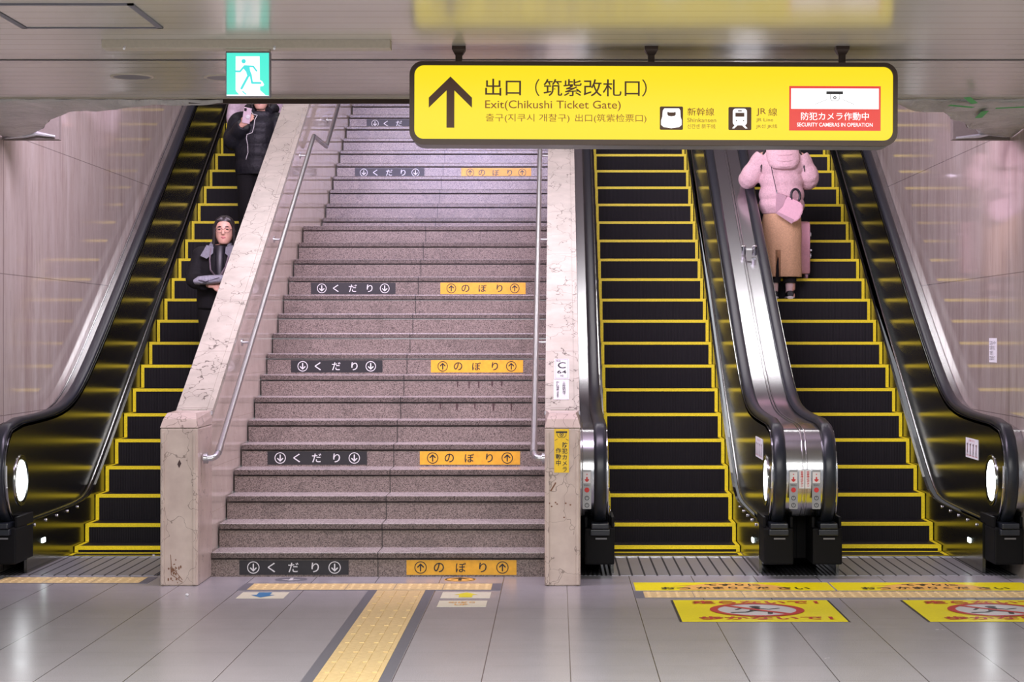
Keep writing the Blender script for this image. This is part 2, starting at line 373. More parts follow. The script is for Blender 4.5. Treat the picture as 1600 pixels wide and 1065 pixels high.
# ------------------------------------------------------------------ staircase
SX0, SX1 = -2.30, -.078
SR, ST = .1624, .3151
def sy(k): return 12.99+ST*(k-1) if k <= 16 else 19.16+ST*(k-17)
t_st = thing('staircase', ((SX0+SX1)/2, 12.99, 0), 'wide granite staircase with speckled risers between two marble balustrades', 'staircase')
def stair(k):
    y, z = sy(k), k*SR; y2 = sy(k+1)
    r = MB().box(SX0, SX1, y, y2+.02, z-SR-.0, z-.048).build('step', 'riser', t_st)
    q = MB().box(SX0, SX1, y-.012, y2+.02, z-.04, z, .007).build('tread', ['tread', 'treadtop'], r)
    for f_ in q.data.polygons: f_.material_index = 1 if f_.normal.z > .3 else 0      # top and rounded edge coloured pale for reflected light and highlight
    return r
steps = [stair(k) for k in range(1, 37)]
for k, xs in ((8, (715, 733, 748, 769, 784)), (7, (688, 714, 742, 771, 799))):
    for px in xs:
        q = MB(); x = (px-PX0)*sy(k)/F; L = random.uniform(.045, .07); wd = random.uniform(.006, .01); z = k*SR-.05
        q.prism([(x-wd, sy(k)-.0015, z), (x+wd, sy(k)-.0015, z), (x+wd*.7, sy(k)-.0015, z-L*.6), (x+wd*.3, sy(k)-.0015, z-L), (x-wd*.6, sy(k)-.0015, z-L*.8)], (0, .003, 0))
        q.build('drip_stain', 'stain', steps[k-1])

# signs on the risers
where = {1: 'lowest stair riser', 5: 'fifth stair riser from the floor', 9: 'ninth stair riser from the floor', 13: 'thirteenth stair riser from the floor', 21: 'upper stair riser just below the exit sign', 25: 'highest marked riser left of the exit sign'}
def riser_sign(k, down):
    u0, u1 = (-2.112, -1.385) if down else (-1.0, -.268)
    z0 = (k-1)*SR+.013; h = .098; wd = u1-u0
    t = thing('down_sign' if down else 'up_sign', ((u0+u1)/2, sy(k)-.001, z0), ('black sticker reading くだり with down arrows on the ' if down else 'amber sticker reading のぼり with up arrows on the ')+where[k], 'sign', 'down signs on the stair risers' if down else 'up signs on the stair risers')
    fr = front(u0, sy(k)-.0005, z0)
    plate(fr, 0, 0, wd, h, 'plate', 'signblack' if down else 'signyellow', t)
    ink = 'white' if down else 'black'
    for n, (ch, c) in enumerate((('くだり' if down else 'のぼり')[i], .30+.20*i) for i in range(3)):
        ww = .068 if ch in 'だぼの' else .05
        text(ch, fr, (wd*c-ww/2-.004, .017, wd*c+ww/2-.004, .081), ink, t, .0035, name='character', bold=.008)
    for c in (.10, .90):
        q = MB(); c = c*wd*.93+.035*wd; q.disc(fr, c, h/2, .041, .041, .0035, 28, .86); arrow(q, fr, c, h/2, .044, .0085, not down, .0035)
        q.build('arrow_symbol', ink, t)
for k in (1, 5, 9, 13, 21, 25):
    riser_sign(k, True)
    if k < 25: riser_sign(k, False)

# ------------------------------------------------------------------ stair balustrades
CS = .52                                            # slope of the coping
def capz(Y): return 1.115+CS*(Y-13.06)
def balustrade(x0, x1, lab, side):
    t = thing('stair_balustrade', ((x0+x1)/2, 12.51, 0), lab, 'balustrade', 'marble stair balustrades')
    yb = 26.0
    MB().prism([(x0+.012, 13.0, 0), (x0+.012, yb, 0), (x0+.012, yb, capz(yb)-.04), (x0+.012, 13.06, capz(13.06)-.04), (x0+.012, 13.0, capz(13.0)-.04)], (x1-x0-.024, 0, 0)).build('wall_body', 'stairwall', t)
    c = MB().prism([(x0, 13.04, capz(13.04)-.05), (x0, yb, capz(yb)-.05), (x0, yb, capz(yb)), (x0, 13.04, capz(13.04))], (x1-x0, 0, 0)).build('coping', 'cap', t)
    e = (x1-x0)*.16
    MB().prism([(x0+e, 13.04, capz(13.04)), (x0+e, yb, capz(yb)), (x0+e, yb, capz(yb)+.006), (x0+e, 13.04, capz(13.04)+.006)], (x1-x0-2*e, 0, 0)).build('raised_band', 'cap', c)
    MB().box(x0-.004, x1+.004, 13.0, 13.045, capz(13.04)-.03, capz(13.04)-.004, .003).build('edge_strip', 'silver', t)
    # newel post: shaft with recessed front panel, chamfered head
    zt, zh = 1.012, 1.105
    p = MB().box(x0, x1, 12.51, 13.03, 0, zt, .012)
    p = p.build('newel_post', 'newel', t)
    i = .028 if x1-x0 > .2 else .02
    q = MB()
    q.box(x0+.012, x0+i, 12.498, 12.515, .01, zt-.03); q.box(x1-i, x1-.012, 12.498, 12.515, .01, zt-.03)
    q.build('edge_moulding', 'newel', t)
    hd = MB(); c0 = [(x0, 12.51), (x1, 12.51), (x1, 13.03), (x0, 13.03)]
    ins = .03
    hd.loft([[(a, b_, zt+.002) for a, b_ in c0], [(x0+ins*.5, 12.535, zt+.055), (x1-ins*.5, 12.535, zt+.055), (x1, 13.03, zt+.055), (x0, 13.03, zt+.055)], [(x0+ins, 12.60, zh), (x1-ins, 12.60, zh), (x1-.006, 13.03, zh), (x0+.006, 13.03, zh)]])
    hd.build('newel_head', 'newel', t)
    return t
bl = balustrade(-2.543, SX0, 'marble balustrade with sloping coping and newel post left of the stairs', 1)
br = balustrade(SX1, .152, 'narrow marble balustrade with stickered newel post right of the stairs', -1)
fr = front(-2.42, 12.509, 0)
MB().poly([fr(-.012, .78), fr(.0, .755), fr(.014, .785), fr(.002, .81)]).build('patch_stain', 'stain', bl)
q = MB()
for _ in range(26):
    u, v = random.gauss(-.03, .02), abs(random.gauss(.07, .06)); q.disc(fr, u, v+.01, random.uniform(.002, .006), random.uniform(.003, .012), .0007+random.random()*.0005, 7)
for z, ln in ((.2, .2), (.12, .12)): strokes(q, fr, [(-.055, z), (-.05, z-ln*.4), (-.02, z-ln*.55), (.02, z-ln*.8)], .004, .001)
q.build('rust_stain', 'rust', bl)
fr = front(.037, 12.509, 0)
for u, v in ((-.085, .53), (-.045, .535), (-.035, .525), (.02, .53), (.05, .52), (-.07, .51), (.01, .44)): MB().disc(fr, u, v, .006, .005, .001, 8).build('chip_stain', 'rust', br)
strokes(MB(), fr, [(-.075, .61), (-.045, .66)], .009, .001).build('scrape_stain', 'rust', br)

# stair handrails
def rail(x, wx, ys, ye_lo, jog, ye_hi, lab, brs):
    off = .845
    z = lambda Y: (.1624+(Y-12.99)*SR/ST)+off-.005
    t = thing('stair_handrail', (x, ye_lo, 0), lab, 'handrail', 'steel handrails of the stairs')
    sgn = 1 if wx > x else -1
    z2 = lambda Y: 17*SR+(Y-19.16)*SR/ST+off
    yk = 18.66; zk = z(17.66)
    pts = [(wx, ys-.03, z(ys)-.022), (x-sgn*.0+sgn*abs(wx-x)*.35, ys-.04, z(ys)-.02), (x+sgn*.012, ys-.02, z(ys)-.012), (x, ys+.03, z(ys)+.015)]
    for i in range(1, 25): Y = ys+.03+(17.6-ys-.03)*i/24; pts.append((x, Y, z(Y)))
    if jog: pts += [(x, 17.68, zk+.003), (x, yk-.02, zk), (x, yk, zk+.012)]
    y3 = yk
    for i in range(1, 14): Y = yk+(ye_hi-yk)*i/13; pts.append((x, Y, zk+(Y-yk)*SR/ST))
    MB().tube(pts, .0205, 14).build('rail', 'pipe', t, 60)
    MB().tube([(x, ys+.02, z(ys)+.01), (x, ys+.1, z(ys+.1))], .0235, 14).build('collar', 'pipe', t, 60)
    MB().tube([(wx-sgn*.004, ys-.03, z(ys)-.022), (wx-sgn*.03, ys-.03, z(ys)-.022)], .034, 18).build('end_flange', 'pipe', t, 40)
    for Y in brs:
        zz = z(Y) if Y < 17.66 else zk+max(0, Y-yk)*SR/ST
        b = MB().tube([(wx-sgn*.012, Y, zz-.045), (x+sgn*.0, Y, zz-.045), (x, Y, zz-.015)], .009, 10).build('bracket', 'pipe', t, 60)
        MB().tube([(wx-sgn*.002, Y, zz-.045), (wx-sgn*.012, Y, zz-.045)], .026, 16).build('rosette', 'pipe', b, 40)
    return t
rail(-2.20, SX0+.012, 12.66, 12.66, True, 25.0, 'steel handrail on the wall left of the stairs, jogging at the landing', (12.72, 14.15, 15.75, 17.35, 19.4, 21.0))
rail(-.150, SX1+.012, 12.66, 12.66, True, 25.0, 'steel handrail against the narrow balustrade right of the stairs', (12.72, 14.15, 15.75, 17.35, 19.4, 21.0))

# notices on the right balustrade
def capframe(u, Y):
    n = Vector((0, -CS, 1)).normalized(); v = Vector((0, 1, CS)).normalized()
    return frame((u, Y, capz(Y)+.0065), (1, 0, 0), v, n)
Yof = lambda py: ((13.06*CS-1.115+H))/(CS+(py-PY0)/F)   # depth on the coping seen at image row py
ya, yb_, yc = Yof(627), Yof(594.5), Yof(562)
k = math.sqrt(1+CS*CS)
xx = lambda px, Y: (px-PX0)*Y/F
t = thing('stair_number_plate', (xx(878, yb_), yb_, capz(yb_)), 'white plate reading C 64段 on the coping right of the stairs', 'sign')
fr = capframe(xx(877.8, yb_), yb_); L = (yc-yb_)*k; hw = .052
plate(fr, -hw, .006, hw, L-.004, 'plate', 'grey_white', t, .003)
q = MB(); g = .008
for a in ((-hw+g, .006+g, hw-g, .006+g+.003), (-hw+g, L-.004-g-.003, hw-g, L-.004-g), (-hw+g, .006+g, -hw+g+.0025, L-.004-g), (hw-g-.0025, .006+g, hw-g, L-.004-g)):
    q.poly([fr(a[0], a[1], .0042), fr(a[2], a[1], .0042), fr(a[2], a[3], .0042), fr(a[0], a[3], .0042)])
q.build('border_line', 'grey', t)
text('C', fr, (-.028, L*.52, .028, L*.82), 'black', t, .0045, .012); text('64', fr, (-.032, L*.27, .032, L*.43), 'black', t, .0045, .006)
text('段', fr, (-.012, L*.12, .014, L*.21), 'black', t, .0045); text('階段', fr, (-.038, L*.84, -.008, L*.92), 'black', t, .0045)
t = thing('calorie_plate', (xx(877, ya), ya, capz(ya)), 'white plate with two columns of small text below the C 64段 plate', 'sign')
fr = capframe(xx(877, ya), ya); L = (yb_-ya)*k
plate(fr, -hw, .01, hw, L-.002, 'plate', 'grey_white', t, .003)
text('\n'.join('この階段利用で'), fr, (.008, L*.25, .03, L*.9), 'black', t, .0045, .01); text('\n'.join('約6㎉消費できます'), fr, (-.034, L*.12, -.014, L*.9), 'black', t, .0045, .01)
t = thing('camera_sticker', (xx(877.5, 12.51), 12.505, W(0, 738, 12.51)[2]), 'yellow sticker reading 防犯カメラ作動中 on the newel post right of the stairs', 'sign')
fr = front(xx(866, 12.51), 12.509, W(0, 738, 12.51)[2]); wd, h = 23*12.51/F, 68*12.51/F
plate(fr, 0, 0, wd, h, 'plate', 'camyellow', t)
u = wd
text('\n'.join('防犯カメラ'), fr, (.53*wd, .02*h, .9*wd, .70*h), 'black', t, .003, .015, line=1.05); text('\n'.join('作動中'), fr, (.10*wd, .16*h, .47*wd, .57*h), 'black', t, .003, .015, line=1.05)
q = MB().poly([fr(.12*wd, .91*h, .003), fr(.88*wd, .91*h, .003), fr(.88*wd, .95*h, .003), fr(.12*wd, .95*h, .003)])
strokes(q, fr, [(.2*wd, .9*h), (.2*wd, .86*h), (.32*wd, .81*h), (.68*wd, .81*h), (.8*wd, .86*h), (.8*wd, .9*h)], .003, .003)
q.disc(fr, .5*wd, .875*h, .013, .013, .0031, 20, .7); q.disc(fr, .5*wd, .875*h, .005, .005, .0031, 12)
strokes(q, fr, [(.04*wd, .74*h), (.2*wd, .77*h)], .0025, .003); strokes(q, fr, [(.96*wd, .74*h), (.8*wd, .77*h)], .0025, .003)
q.build('camera_symbol', 'black', t)

# ------------------------------------------------------------------ escalators
EZ0, EY0, ES, ET = .572, 15.45, .5915, .33
def smax(a, b, w): return .5*(a+b+math.sqrt((a-b)**2+w*w))
YEND = 24.9
def escalator(cx, wh, dy, xo_l, xo_r, lab, short=None, ho=.1):
    y0 = EY0+dy
    nl = lambda Y: EZ0+ES*(Y-y0)
    mz = lambda Y: smax(.345, nl(Y)+.035, .12)
    hz = lambda Y: smax(1.0, nl(Y)+.87, .26)
    t = thing('escalator', (cx, 13.6, 0), lab, 'escalator', 'escalators beside the stairs')
    # steps
    for k in range(-4, 28):
        y = y0+ET*k; z = EZ0+ET*ES*k if k >= -2 else (.046 if k == -3 else .002)
        z = z if k >= -2 else z
        ya_ = max(y, 14.14); yb2 = y0+ET*(k+1)
        s = MB().box(cx-wh, cx+wh, ya_, yb2+.02, max(z-.3, -.02), z).build('step', 'step', t)
        q = MB(); e = .0025; zb = max(z-(ET*ES if k >= -1 else (.135 if k == -2 else .046)), 0)
        q.box(cx-wh, cx+wh, ya_-e, ya_+.045, z-.022 if k > -4 else z-.002, z+e)
        for sg in (-1, 1):
            a, b_ = sorted((cx+sg*(wh+.001), cx+sg*(wh-.026)))
            if k > -4: q.box(a, b_, ya_-e, ya_+.01, zb+.004, z-.022)
            q.box(a, b_, ya_+.045, yb2+.004, z-.01, z+e)
        if k == -4: q.box(cx-wh, cx+wh, yb2-.05, yb2-.004, z-.01, z+e)
        q.build('demarcation_line', 'yellow', s)
    # landing plate and comb
    MB().box(cx-wh-.02, cx+wh+.02, 12.99+.06, 14.10, -.01, .004).build('landing_plate', 'grate', t)
    MB().box(cx-wh-.02, cx+wh+.02, 14.10, 14.15, -.01, .012).build('comb_plate', 'steel', t)
    for sg, xo in ((-1, xo_l), (1, xo_r)):
        a, b_ = sorted((cx+sg*(wh+.021), xo)); MB().box(a, b_, 13.05, 13.75, -.01, .0035).build('side_grating', 'finegrate', t)
        xs, xp, xh = cx+sg*(wh+.006), cx+sg*(wh+ho-.05), cx+sg*(wh+ho)
        # handrail centre line in (Y, Z), front to back
        path = [(13.02, .385), (12.93, .40), (12.85, .46), (12.795, .545), (12.765, .64), (12.765, .735), (12.79, .83), (12.85, .92), (12.94, .985), (13.06, 1.0)]
        fs = .8 if sg == short else 0      # this newel stands further back
        path = [(a2+fs, b2) for a2, b2 in path]; y1 = 13.06+fs
        path += [(y1+(YEND-y1)*i/70, hz(y1+(YEND-y1)*i/70)) for i in range(1, 71)]
        P = [(xh, a2, b2) for a2, b2 in path]
        rings = []; inner = []
        for i, p in enumerate(P):
            tv = (Vector(P[min(i+1, len(P)-1)])-Vector(P[max(i-1, 0)])).normalized(); n = Vector((1, 0, 0)).cross(tv)*-1
            if i < 5 and n.y > 0: n = n
            n = Vector((0, -tv.z, tv.y))      # outward (front / up)
            rings.append([Vector(p)+Vector((1, 0, 0))*u+n*v for u, v in ((-.03, -.012), (-.04, 0), (-.041, .012), (-.034, .024), (-.018, .03), (.018, .03), (.034, .024), (.041, .012), (.04, 0), (.03, -.012))])
            inner.append((p[1]-n.y*.012, p[2]-n.z*.012))
        MB().loft(rings).build('handrail', 'rubber', t, 60)
        # steel cover under the handrail: newel front and deck
        def strip(xa, xb, pts, th):
            rr = []
            for i, (a2, b2) in enumerate(pts):
                p0, p1 = pts[max(i-1, 0)], pts[min(i+1, len(pts)-1)]; d = Vector((0, p1[0]-p0[0], p1[1]-p0[1])).normalized(); n = Vector((0, -d.z, d.y))
                rr.append([Vector((xa, a2, b2)), Vector((xb, a2, b2)), Vector((xb, a2, b2))-n*th, Vector((xa, a2, b2))-n*th])
            return MB().loft(rr)
        ii = inner[1:]
        lo, hi = sorted((xp, xo)); deck = strip(lo, hi, ii, .02).build('deck_cover', 'steeldeck', t, 60)
        mid = (xh+sg*.041+xo)/2
        if abs(xo-xh) > .1:
            MB().tube([(xo-sg*.012, a2, b2+.003) for a2, b2 in ii], .005, 8).build('seam_strip', 'steel', deck, 60)
        # inner panel between moulding and handrail
        top = lambda Y: None
        ys_ = [a2+fs for a2 in (12.80, 12.815, 12.84, 12.88, 12.94, 13.02, 13.12)]+[13.2+fs+(YEND-13.2-fs)*i/72 for i in range(73)]
        def up(Y):
            for (a1, b1), (a2, b2) in zip(inner[5:], inner[6:]):
                if a1 <= Y <= a2: return b1+(b2-b1)*(Y-a1)/max(a2-a1, 1e-6)
            return hz(Y)-.012
        def low(Y):
            Y -= fs
            for (a1, b1), (a2, b2) in zip([(12.795, .62), (12.83, .52), (12.9, .42), (13.0, .36), (13.1, .335)], [(12.83, .52), (12.9, .42), (13.0, .36), (13.1, .335), (13.3, mz(13.3))]):
                if a1 <= Y <= a2: return b1+(b2-b1)*(Y-a1)/(a2-a1)
            return mz(Y+fs)
        q = MB(); q.loft([[Vector((xp, Y, low(Y))), Vector((xp, Y, max(up(Y), low(Y)+.002))), Vector((xp+sg*.03, Y, max(up(Y), low(Y)+.002))), Vector((xp+sg*.03, Y, low(Y)))] for Y in ys_])
        pn = q.build('inner_panel', 'panel', t)
        MB().tube([(xp-sg*.002, Y, low(Y)) for Y in ys_], .008, 8).build('moulding', 'steeldeck', t, 60)
        MB().tube([(xp-sg*.001, 12.80+fs, .75), (xp-sg*.001, 12.80+fs, .66)]+[(xp-sg*.001, Y, low(Y)) for Y in ys_[1:8]], .006, 6).build('edge_bead', 'steel', pn, 60)
        # skirt
        q = MB(); ys2 = [13.14+fs+(YEND-13.14-fs)*i/60 for i in range(61)]
        q.loft([[Vector((xs, Y, max(.0, nl(Y)-.5))), Vector((xs, Y, mz(Y)-.004)), Vector((xs+sg*.02, Y, mz(Y)-.004)), Vector((xs+sg*.02, Y, max(.0, nl(Y)-.5)))] for Y in ys2])
        sk = q.build('skirt_panel', 'skirt', t)
        q = MB()
        for i in range(5): q.ball((xs-sg*.004, 13.32+fs+.3*i, .315+.004*i), (.009, .012, .011), 8, 6)
        q.build('bolt', 'steel', sk, 60)
        # round lamp in the newel panel and small skirt lamp
        fl = frame((xp, 13.15+fs, .63), (0, 1, 0), (0, 0, 1), (-sg, 0, 0))
        lb = MB().loft([[fl(r*math.cos(a2*PI/20), r*math.sin(a2*PI/20), d) for a2 in range(40)] for r, d in ((.175, 0), (.172, .008), (.150, .008), (.142, .002))], cap=False).build('lamp_bezel', 'panel', t, 60)
        MB().disc(fl, 0, 0, .137, .137, .0035, 40).build('lamp_lens', 'lamp', lb)
        fl = frame((xs, 13.56+fs, .185), (0, 1, 0), (0, 0, 1), (-sg, 0, 0))
        plate(fl, -.045, -.016, .045, .016, 'skirt_lamp', 'led', t, .004, .01)
        # handrail inlet box
        a, b_ = sorted((xh-sg*.095, xh+sg*.10)); c0, c1 = xh-.052, xh+.052
        q = MB().box(a, b_, 12.86+fs, 13.3+fs, .095, .335, .012)
        q.box(a, a+.018, 12.90+fs, 13.3+fs, .335, .405, .004).box(b_-.018, b_, 12.90+fs, 13.3+fs, .335, .405, .004)
        q.box(a+.01, b_-.01, 13.08+fs, 13.3+fs, .33, .40)
        bx = q.build('inlet_box', 'blackplastic', t)
        q = MB().box(c0-.006, c1+.006, 12.80+fs, 13.0+fs, .335, .372, .008); 
        q.box(c0-.012, c1+.012, 12.82+fs, 13.0+fs, .29, .33, .006); q.build('brush_collar', 'rubber', bx)
        MB().box(xh-.03, xh+.045, 12.853+fs, 12.862+fs, .262, .272).build('badge_strip', 'grey', bx)
        # dark plinth
        a, b_ = sorted((xp+sg*.034, xo)); q = MB()
        q.prism([(a, 13.22+fs, .1), (a, 13.62+fs, 0), (a, YEND, nl(YEND)-1.0), (a, YEND, nl(YEND)+.0), (a, 16, nl(16)+.0), (a, 13.22+fs, .44)], (b_-a, 0, 0)); q.build('plinth', 'blackplastic', t)
        # push-button plate on the newel front
        if abs(xo-xh) > .1:
            xm = xh+sg*.088
            yn = lambda z: 12.78+max(0, (.6-z))*.35
            fr = front(xm, 12.772, .45); q0 = plate(fr, -.028, .02, .028, .275, 'control_plate', 'plate', t, .004, .006)
            text('緊急停止', fr, (-.018, .17, .018, .182), 'black', q0, .006)
            MB().disc(fr, 0, .145, .016, .016, .009).build('stop_button', 'red', q0)
            q = MB(); q.disc(fr, 0, .092, .015, .015, .0065, 24, .72); q.disc(fr, 0, .045, .015, .015, .0065, 24, .72); strokes(q, fr, [(0, .092), (.0, .104)], .003, .0065); strokes(q, fr, [(0, .045), (.0, .057)], .003, .0065)
            q.build('key_switch', 'black', q0)
            plate(fr, -.024, .19, .024, .262, 'stop_notice', 'white', q0, .006)
            q = MB(); arrow(q, fr, 0, .214, .024, .010, False, .0065, .4); q.poly([fr(-.006, .25, .0065), fr(.006, .25, .0065), fr(0, .242, .0065)]); q.build('arrow_mark', 'red', q0)
            fr2 = front(xm+sg*.055, 12.772, .45)
            n2 = plate(fr2, -.018, .155, .018, .275, 'warning_notice', 'white', t, .004)
            text('\n'.join('非常停止ボタン'), fr2, (-.009, .165, .009, .268), 'red', n2, .006, .02)
    return t
XM = (1.46+1.786)/2
e_l = escalator(-3.13, .43, -.045, XL+.003, -2.548, 'escalator at far left against the stone wall with two riders coming down', 1)
e_m = escalator(.8725, .4825, 0, .156, XM, 'empty middle escalator just right of the stairs', None, .105)
e_r = escalator(2.3825, .4775, .059, XM+.002, XR-.003, 'right escalator against the stone wall, carrying the person in pink', None, .119)

# crowd-guard posts on the deck between the two right-hand escalators
t = thing('deck_stopper', (1.62, 16.75, 2.2), 'pair of short steel knobs joined by a bar on the deck between the right escalators', 'stopper')
Yd = 16.93
zd = lambda Y: EZ0+ES*(Y-EY0)+.87-.012
for px in (1161.5, 1178.5):
    x = xx(px, Yd); MB().tube([(x, Yd, zd(Yd)), (x, Yd-.04, zd(Yd)+.075), (x, Yd-.042, zd(Yd)+.08)], [.021, .021, .012], 16).build('knob', 'steel', t, 50)
MB().box(xx(1163, Yd), xx(1177, Yd), Yd-.03, Yd-.018, zd(Yd)+.04, zd(Yd)+.055).build('bar', 'steel', t)

# notices on the escalator panels and walls
def side_notice(name, xw, nx, ya, yb, z0, z1, lab, draw):
    t = thing(name, (xw, (ya+yb)/2, z0), lab, 'notice')
    u = (0, -1, 0) if nx < 0 else (0, 1, 0); o = (xw, yb if nx < 0 else ya, z0)
    if nx < 0: u = (0, -1, 0)
    fr = frame(o, u, (0, 0, 1), (nx, 0, 0)); plate(fr, 0, 0, abs(yb-ya), z1-z0, 'plate', 'paper', t, .002)
    draw(fr, abs(yb-ya), z1-z0, t); return t
def people_notice(fr, w_, h_, t):
    text('ご注意ください', fr, (w_*.25, h_*.84, w_*.75, h_*.94), 'red', t, .003)
    q = MB(); r = MB()
    for i in range(4):
        c = w_*(.15+.235*i); q.disc(fr, c, h_*.68, w_*.055, h_*.055, .003, 14)
        strokes(q, fr, [(c, h_*.6), (c, h_*.38)], w_*.04, .003); strokes(q, fr, [(c, h_*.38), (c-w_*.05, h_*.14)], w_*.025, .003); strokes(q, fr, [(c, h_*.38), (c+w_*.05, h_*.14)], w_*.025, .003)
        strokes(r, fr, [(c-w_*.08, h_*.12), (c+w_*.08, h_*.12)], h_*.03, .003); strokes(r, fr, [(c-w_*.05, h_*.3), (c+w_*.07, h_*.76)], h_*.025, .0035)
    q.build('figure', 'grey', t); r.build('red_mark', 'red', t)
side_notice('safety_notice', 2.3825+.4775+.069-.0008, -1, 13.56, 13.97, W(0, 716, 13.76)[2], W(0, 685, 13.76)[2], 'white notice with four figures on the right inner panel of the right escalator', people_notice)
side_notice('safety_notice', .8725+.4825+.055-.0008, -1, 13.36, 13.82, W(0, 715, 13.6)[2], W(0, 683.5, 13.6)[2], 'white notice on the inner panel beside the round lamp of the middle escalator', people_notice)
def lines_notice(fr, w_, h_, t):
    text('エスカレーター\nでは手すりに\nつかまり\n立ち止まって', fr, (w_*.1, h_*.1, w_*.9, h_*.9), 'black', t, .003)
side_notice('wall_notice', XR-.0005, -1, 13.66, 13.90, W(0, 566, 13.77)[2], W(0, 528, 13.77)[2], 'small white notice on the stone wall right of the right escalator', lines_notice)

# ------------------------------------------------------------------ floor markings
def floor_plate(name, x0, x1, y0, y1, mat, parent, t=.0015): return MB().box(x0, x1, y0, y1, -.002, t).build(name, mat, parent)
def dots(mb, x0, x1, y0, y1, p=.06, r=.016):
    nx, ny = int((x1-x0)/p), int((y1-y0)/p)
    for i in range(nx):
        for j in range(ny):
            x, y = x0+(i+.5)*(x1-x0)/nx, y0+(j+.5)*(y1-y0)/ny
            mb.loft([[(x+q*math.cos(a*PI/4), y+q*math.sin(a*PI/4), z) for a in range(8)] for q, z in ((r, .003), (r*.7, .007))])
    return mb
def tactile_strip(x0, x1, y0, y1, lab, ends):
    t = thing('tactile_strip', ((x0+x1)/2, (y0+y1)/2, 0), lab, 'tactile paving', 'yellow tactile paving strips')
    a = floor_plate('paving', x0, x1, y0, y1, 'tdot', t, .003)
    dots(MB(), x0, x1, y0, y1).build('dot', 'tdot', a)['kind'] = 'stuff'
    q = MB(); q.box(x0 if 'l' not in ends else x0-.06, x1 if 'r' not in ends else x1+.06, y0-.02, y0-.001, -.002, .002); q.box(x0 if 'l' not in ends else x0-.06, x1 if 'r' not in ends else x1+.06, y1+.001, y1+.02, -.002, .002)
    if 'l' in ends: q.box(x0-.06, x0-.001, y0-.001, y1+.001, -.002, .002)
    if 'r' in ends: q.box(x1+.001, x1+.06, y0-.001, y1+.001, -.002, .002)
    q.build('border', 'tdark', t)
    n = max(1, round((x1-x0)/.3)); q = MB()
    for i in range(1, n): x = x0+(x1-x0)*i/n; q.box(x-.0015, x+.0015, y0, y1, .0029, .0034)
    q.build('tile_joint', 'grey', t)
    return t
tactile_strip(-1.955, -.415, 12.31, 12.61, 'pale yellow dotted paving strip across the foot of the stairs', 'lr')
tactile_strip(-3.65, -2.71, 12.65, 12.94, 'pale yellow dotted paving strip before the left escalator', 'r')
tactile_strip(.54, 3.6, 11.94, 12.22, 'pale yellow dotted paving strip before the two right escalators', 'l')
t = thing('tactile_path', (-.98, 9.5, 0), 'pale yellow ribbed guide path running from the foreground to the stairs', 'tactile paving')
a = floor_plate('paving', -1.129, -.827, 5.0, 12.288, 'tbar', t, .003)
q = MB(); y = 5.05
while y < 12.25:
    for i in range(4):
        x = -1.129+.302*(i+.5)/4; q.box(x-.013, x+.013, y+.015, y+.275, .003, .007, .002)
    y += .3
q.build('guide_bar', 'tbar', a)['kind'] = 'stuff'
MB().box(-1.187, -1.130, 5.0, 12.287, -.002, .002).box(-.826, -.771, 5.0, 12.287, -.002, .002).build('border', 'tdark', t)

def banner(x0, x1, y0, y1, lab):
    t = thing('floor_banner', ((x0+x1)/2, (y0+y1)/2, 0), lab, 'floor sign', 'yellow handrail banners on the floor')
    fr = flat(x0, y0, .0); floor_plate('sheet', x0, x1, y0, y1, 'floory', t)
    wd, h = x1-x0, y1-y0
    MB().poly([fr(wd*(.5+.28*math.cos(a*PI/20)), h*.03+h*.86*math.sin(a*PI/20), .0028) for a in range(21)]).build('orange_hump', 'orange', t)
    text('てすりに', fr, (wd*.36, h*.5, wd*.64, h*.78), 'black', t, .004, .02)
    text('かまりくだ', fr, (wd*.31, h*.1, wd*.68, h*.4), 'black', t, .004, .02); text('おつ', fr, (wd*.13, h*.08, wd*.28, h*.36), 'black', t, .004, .02); text('さい', fr, (wd*.72, h*.08, wd*.88, h*.36), 'black', t, .004, .02)
    strokes(MB(), fr, [(wd*.2, h*.5), (wd*.3, h*.62)], .012, .003).build('spark', 'orange', t)
banner(.497, 1.755, 12.29, 12.68, 'yellow floor banner with orange hump before the middle escalator')
banner(1.768, 3.02, 12.29, 12.68, 'yellow floor banner with orange hump before the right escalator')
def mat_sign(x0, lab):
    x1, y0, y1 = x0+.93, 10.94, 11.82
    t = thing('floor_mat_sign', ((x0+x1)/2, (y0+y1)/2, 0), lab, 'floor sign', 'yellow no walking sheets on the floor')
    floor_plate('backing', x0-.014, x1+.014, y0-.008, y1+.008, 'signblack', t, .0012)
    floor_plate('sheet', x0, x1, y0, y1, 'floory', t, .003); fr = flat(x0, y0, 0); wd, h = .93, .88
    text('走らないで！', fr, (wd*.11, h*.80, wd*.93, h*.95), 'red', t, .005, .03); text('歩かないで！', fr, (wd*.11, h*.06, wd*.93, h*.21), 'red', t, .005, .03)
    MB().disc(fr, wd*.5, h*.51, .255, .255, .0045, 48).build('white_disc', 'white', t)
    q = MB(); f2 = lambda a, b, d=0: fr(wd*.5+a, h*.51+b, d)
    q.disc(f2, .0, .13, .033, .033, .0052, 16); strokes(q, f2, [(.0, .08), (-.02, -.03)], .055, .0052); strokes(q, f2, [(-.02, -.03), (.07, -.08), (.06, -.16)], .03, .0052)
    strokes(q, f2, [(-.02, -.03), (-.07, -.1), (-.15, -.11)], .03, .0053); strokes(q, f2, [(.0, .07), (.07, .02), (.13, .06)], .022, .0053); strokes(q, f2, [(.0, .07), (-.09, .06), (-.12, -.0)], .022, .0053)
    q.build('walking_figure', 'signblack', t)
    q = MB().disc(fr, wd*.5, h*.51, .275, .275, .006, 48, .83); strokes(q, f2, [(-.17, .17), (.17, -.17)], .045, .0058); q.build('red_ring', 'red', t)
mat_sign(.703, 'yellow sheet with red no walking symbol on the floor before the middle escalator')
